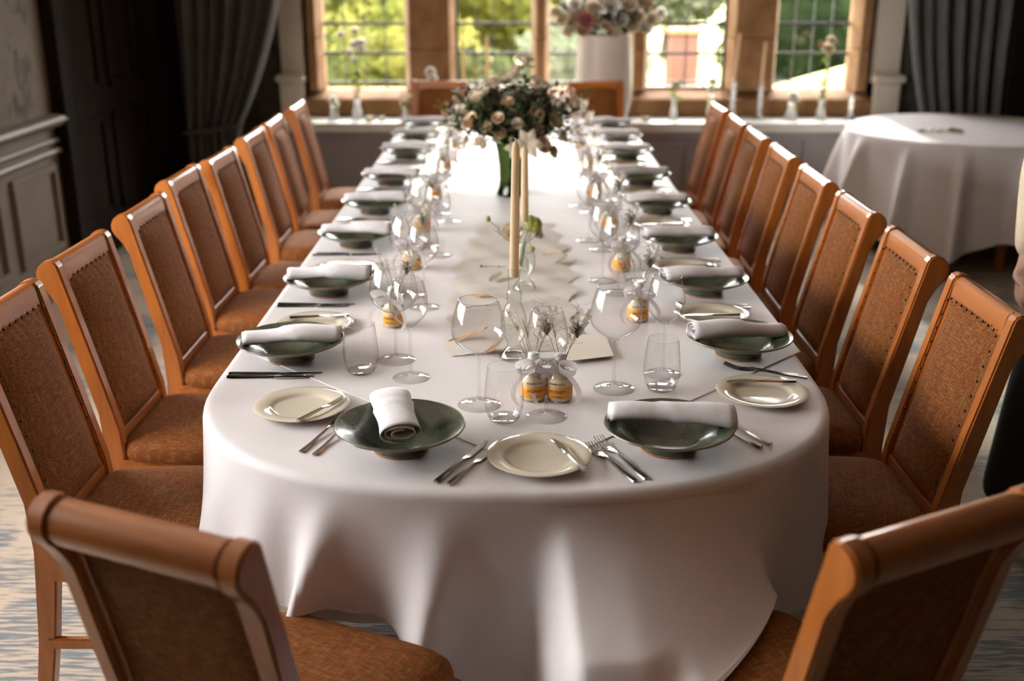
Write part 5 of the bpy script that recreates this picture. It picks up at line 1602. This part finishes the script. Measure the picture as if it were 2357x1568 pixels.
# big white vase with a full arrangement
bx_ = sx(1388)
t = empty('floor_vase', (bx_, 7.99, SZ))
MB().lathe([(0, 0), (0.150, 0), (0.165, 0.01), (0.185, 0.06), (0.200, 0.13), (0.208, 0.22), (0.206, 0.36), (0.198, 0.50), (0.190, 0.585), (0.193, 0.60), (0.186, 0.60), (0.180, 0.57), (0.0, 0.56)], 48).build('pot', M['white_pot'], t, angle=50)
rb = random.Random(8); sp_ = []
for k in range(130):
    a = rb.uniform(0, 6.28); cz = rb.uniform(-0.35, 1.0); rr = sqrt(max(0, 1 - cz * cz))
    sp_.append(((0.08 * cos(a), 0.08 * sin(a), 0.58), (0.36 * rr * cos(a), 0.17 * rr * sin(a), 0.72 + 0.22 * cz)))
blades('foliage', M['dark_leaf'], t, sp_, 6, 0.06, 0.018, 7)
cols = ['rose', 'peach', 'rose', 'white_flower', 'rose', 'pink', 'peach', 'rose']
fl = [(-0.30, 0.70, .05, 'rose'), (-0.26, 0.62, .042, 'rose'), (-0.20, 0.72, .05, 'peach'), (-0.14, 0.70, .055, 'pink'), (-0.155, 0.635, .055, 'peach'), (-0.06, 0.70, .05, 'rose'), (0.0, 0.66, .035, 'peach'),
      (0.045, 0.60, .055, 'rose'), (0.09, 0.70, .055, 'white_flower'), (0.18, 0.66, .055, 'rose'), (0.21, 0.72, .05, 'rose'), (0.27, 0.64, .05, 'white_flower'), (0.31, 0.70, .05, 'rose'), (0.37, 0.74, .04, 'white_flower'),
      (-0.35, 0.75, .04, 'rose'), (-0.1, 0.78, .05, 'rose'), (0.02, 0.80, .06, 'white_flower'), (0.15, 0.80, .055, 'rose'), (-0.22, 0.80, .05, 'white_flower'), (0.26, 0.81, .05, 'peach'), (0.06, 0.88, .05, 'rose'), (-0.08, 0.88, .05, 'peach')]
for k, (dx, h, s, mt) in enumerate(fl):
    flower_part(t, M[mt], (dx, -0.14 + 0.18 * abs(dx), h), (dx, -0.9, 0.35), 300 + k, s)
tag(t, 'big white vase with pink, cream and white roses on the window shelf', 'vase')

# ================================================================== round table by the right curtain
RX0, RY0, RR = 2.84, 6.83, 0.74
t = empty('round_table', (RX0, RY0, 0))
MB().lathe([(0, 0.715), (RR - 0.012, 0.715), (RR - 0.008, 0.72), (RR - 0.008, 0.738), (RR - 0.012, 0.742), (0, 0.742)], 64).build('table_top', M['wood'], t)
for k in range(4):
    a = k * pi / 2 + 0.02
    x, y = 0.60 * cos(a), 0.60 * sin(a)
    MB().box(x - 0.022, x + 0.022, y - 0.022, y + 0.022, 0, 0.715).build('leg', M['wood'], t, bevel=0.004)
tag(t, 'round side table with wooden legs under a long white cloth', 'table')
NP = 480
pl = [(RX0 + RR * cos(2 * pi * k / NP), RY0 + RR * sin(2 * pi * k / NP), cos(2 * pi * k / NP), sin(2 * pi * k / NP)) for k in range(NP)]
def hem_r(x, y, k):
    a = 2 * pi * k / NP
    # square cloth turned so that one corner hangs toward the dining table: corners reach the floor
    c = cos(4 * (a - 4.04)) 
    q = abs(((a - 4.04) / (pi / 2) + 0.5) % 1.0 - 0.5) * 2      # 0 at a corner, 1 between corners
    return 0.735 - 0.235 * q ** 0.8
def fold_r(x, y, k, t):
    a = 2 * pi * k / NP
    s = (0.5 + 0.5 * cos(a * 13 + 0.9 * sin(a * 3) + 0.5)) ** 6
    return t ** 0.8 * (0.012 + 0.17 * s) 
rc, *_r = drape('round_tablecloth', 0.752, hem_r, fold_r, n=NP, rows=18, mat=M['cloth'], outl=pl, centre=(RX0, RY0), rr=0.03)
tag(rc, 'white cloth on the round table, falling in long folds to the carpet', 'tablecloth')
x, y = 2.565, 6.625
t = empty('flower_garland', (x, y, 0.754))
rb = random.Random(2)
m_ = MB()
m_.tube([(-0.13, 0.02, 0.004), (-0.05, -0.01, 0.005), (0.05, 0.01, 0.005), (0.13, -0.01, 0.004)], 0.002, 5)
for k in range(34):
    p = Vector((rb.uniform(-0.14, 0.13), rb.uniform(-0.03, 0.03), 0.006)); d = Vector((rb.uniform(-1, 1), rb.uniform(-1, 1), 0.3)).normalized() * 0.03; s_ = Vector((-d.y, d.x, 0)) * 0.3
    m_.add([p, p + d * .5 + s_, p + d, p + d * .5 - s_], [(0, 1, 2, 3)])
m_.build('sprigs', M['leaf'], t, angle=0)['kind'] = 'stuff'
for k, (dx, mt, s) in enumerate([(-0.12, 'yellow_bud', .014), (0.07, 'peach', .024), (0.10, 'rose', .022), (-0.02, 'rose', .014)]):
    flower_part(t, M[mt], (dx, 0, 0.004), (0, -0.3, 1), 400 + k, s, 'bloom')
tag(t, 'loose little flower sprig lying on the round table', 'flowers')

# ================================================================== person at the right picture edge
def skin_body(name, joints, edges, mat, parent, sub=2, root=0):
    me = bpy.data.meshes.new(name)
    me.from_pydata([j[0] for j in joints], edges, [])
    me.materials.append(mat)
    o = bpy.data.objects.new(name, me); col.objects.link(o)
    sk = o.modifiers.new('skin', 'SKIN'); sk.use_smooth_shade = True
    for i, j in enumerate(joints):
        r = j[1] if hasattr(j[1], '__len__') else (j[1], j[1])
        me.skin_vertices[0].data[i].radius = r
        me.skin_vertices[0].data[i].use_root = (i == root)
    sd = o.modifiers.new('sub', 'SUBSURF'); sd.levels = sub; sd.render_levels = sub
    # bake to a plain mesh
    dg = bpy.context.evaluated_depsgraph_get(); dg.update()
    ev = o.evaluated_get(dg)
    nm = bpy.data.meshes.new_from_object(ev)
    o.modifiers.clear(); o.data = nm
    nm.materials.clear(); nm.materials.append(mat)
    nm.polygons.foreach_set('use_smooth', [True] * len(nm.polygons))
    o.parent = parent
    return o
pr = empty('person', (1.83, 3.22, 0), 0.0)
# local: person looks along -y (to the camera side), its right arm on -x beside the dining chairs
J = [((0, 0, 0.93), (0.13, 0.10)), ((0, 0, 1.12), (0.125, 0.095)), ((0, 0, 1.32), (0.15, 0.10)), ((0, 0, 1.43), (0.09, 0.07)), ((0, -0.01, 1.50), 0.052), ((0, -0.02, 1.56), 0.060), ((0, -0.025, 1.64), (0.078, 0.095)), ((0, -0.02, 1.72), (0.060, 0.075)),
     ((-0.17, 0, 1.40), 0.050), ((-0.270, 0.01, 1.15), 0.040), ((-0.285, -0.03, 0.90), 0.026), ((-0.292, -0.04, 0.84), (0.034, 0.018)), ((-0.296, -0.045, 0.79), (0.034, 0.015)),
     ((0.17, 0, 1.40), 0.050), ((0.26, 0.03, 1.15), 0.040), ((0.24, -0.14, 0.97), 0.026), ((0.22, -0.20, 0.96), (0.018, 0.034)), ((0.20, -0.25, 0.96), (0.015, 0.034)),
     ((-0.10, 0, 0.86), 0.095), ((-0.21, -0.06, 0.50), 0.058), ((-0.292, -0.08, 0.10), 0.036),
     ((0.10, 0, 0.86), 0.095), ((0.12, 0.06, 0.50), 0.062), ((0.13, 0.16, 0.10), 0.040)]
E_ = [(0, 1), (1, 2), (2, 3), (3, 4), (4, 5), (5, 6), (6, 7), (3, 8), (8, 9), (9, 10), (10, 11), (11, 12), (3, 13), (13, 14), (14, 15), (15, 16), (16, 17), (0, 18), (18, 19), (19, 20), (0, 21), (21, 22), (22, 23)]
# fingers of both hands, rooted in the palms
def fingers(J, E_, palm, dirn, spread, curl, thumb):
    for k in range(4):
        L = (0.070, 0.078, 0.074, 0.058)[k]
        b0 = Vector(J[palm][0]) + Vector(spread) * (k - 1.5) * 0.017
        p1 = b0 + Vector(dirn) * L * 0.55; p2 = p1 + (Vector(dirn) * 0.8 + Vector(curl) * 0.5) * L * 0.5
        n = len(J)
        J += [(tuple(b0), 0.0085), (tuple(p1), 0.0082), (tuple(p2), 0.0070)]
        E_ += [(palm, n), (n, n + 1), (n + 1, n + 2)]
    n = len(J)
    b0 = Vector(J[palm - 1][0]) + Vector(thumb) * 0.03; p1 = b0 + (Vector(thumb) * 0.6 + Vector(dirn) * 0.8) * 0.035; p2 = p1 + (Vector(thumb) * 0.1 + Vector(dirn)) * 0.026
    J += [(tuple(b0), 0.011), (tuple(p1), 0.0095), (tuple(p2), 0.0078)]
    E_ += [(palm - 1, n), (n, n + 1), (n + 1, n + 2)]
fingers(J, E_, 12, (0, -0.1, -1), (0, -1, 0), (0.6, 0, 0), (0.25, -0.9, 0))
fingers(J, E_, 17, (-0.4, -0.9, 0), (0, 0, 1), (-0.6, 0.3, 0), (-0.2, 0, 0.9))
body = skin_body('body', J, E_, M['skin'], pr)
# face: nose, lips, eyes, ears set on the head
v, f = ICO2
def blob(name, mat, c, s, parent): return MB().add([(p[0] * s[0] + c[0], p[1] * s[1] + c[1], p[2] * s[2] + c[2]) for p in v], f).build(name, mat, parent, angle=0)
blob('nose', M['skin'], (0, -0.118, 1.625), (0.012, 0.018, 0.022), body)
blob('mouth', M['peach'], (0, -0.108, 1.585), (0.022, 0.008, 0.007), body)
for s in (-1, 1):
    blob('eye', M['white_flower'], (s * 0.030, -0.104, 1.65), (0.012, 0.009, 0.008), body)
    blob('ear', M['skin'], (s * 0.079, -0.02, 1.635), (0.010, 0.018, 0.028), body)
blob('hair', M['hair'], (0, 0.005, 1.70), (0.092, 0.105, 0.085), pr)
skin_body('shirt', [((0, 0, 0.95), (0.150, 0.118)), ((0, 0, 1.14), (0.145, 0.112)), ((0, 0, 1.32), (0.172, 0.118)), ((0, 0, 1.43), (0.10, 0.082)),
                    ((-0.175, 0, 1.405), 0.066), ((-0.272, 0.01, 1.15), 0.058), ((-0.288, -0.034, 0.865), 0.040), ((0.175, 0, 1.405), 0.066), ((0.262, 0.03, 1.15), 0.058), ((0.245, -0.125, 0.985), 0.042)],
          [(0, 1), (1, 2), (2, 3), (3, 4), (4, 5), (5, 6), (3, 7), (7, 8), (8, 9)], M['shirt'], pr)
skin_body('trousers', [((0, 0, 0.95), (0.145, 0.115)), ((-0.11, 0, 0.85), 0.110), ((-0.205, -0.06, 0.50), 0.088), ((-0.285, -0.08, 0.06), 0.062), ((0.11, 0, 0.85), 0.110), ((0.125, 0.06, 0.50), 0.085), ((0.13, 0.16, 0.08), 0.070)],
          [(0, 1), (1, 2), (2, 3), (0, 4), (4, 5), (5, 6)], M['black_cloth'], pr)
for sx_, sy_ in ((-0.292, -0.12), (0.13, 0.12)):
    skin_body('shoe', [((sx_, sy_ + 0.05, 0.045), (0.040, 0.045)), ((sx_, sy_ - 0.03, 0.040), (0.042, 0.040)), ((sx_, sy_ - 0.13, 0.028), (0.042, 0.026))], [(0, 1), (1, 2)], M['black_leather'], pr, 1)
tag(pr, 'person in a cream shirt and black trousers standing at the right picture edge', 'person')
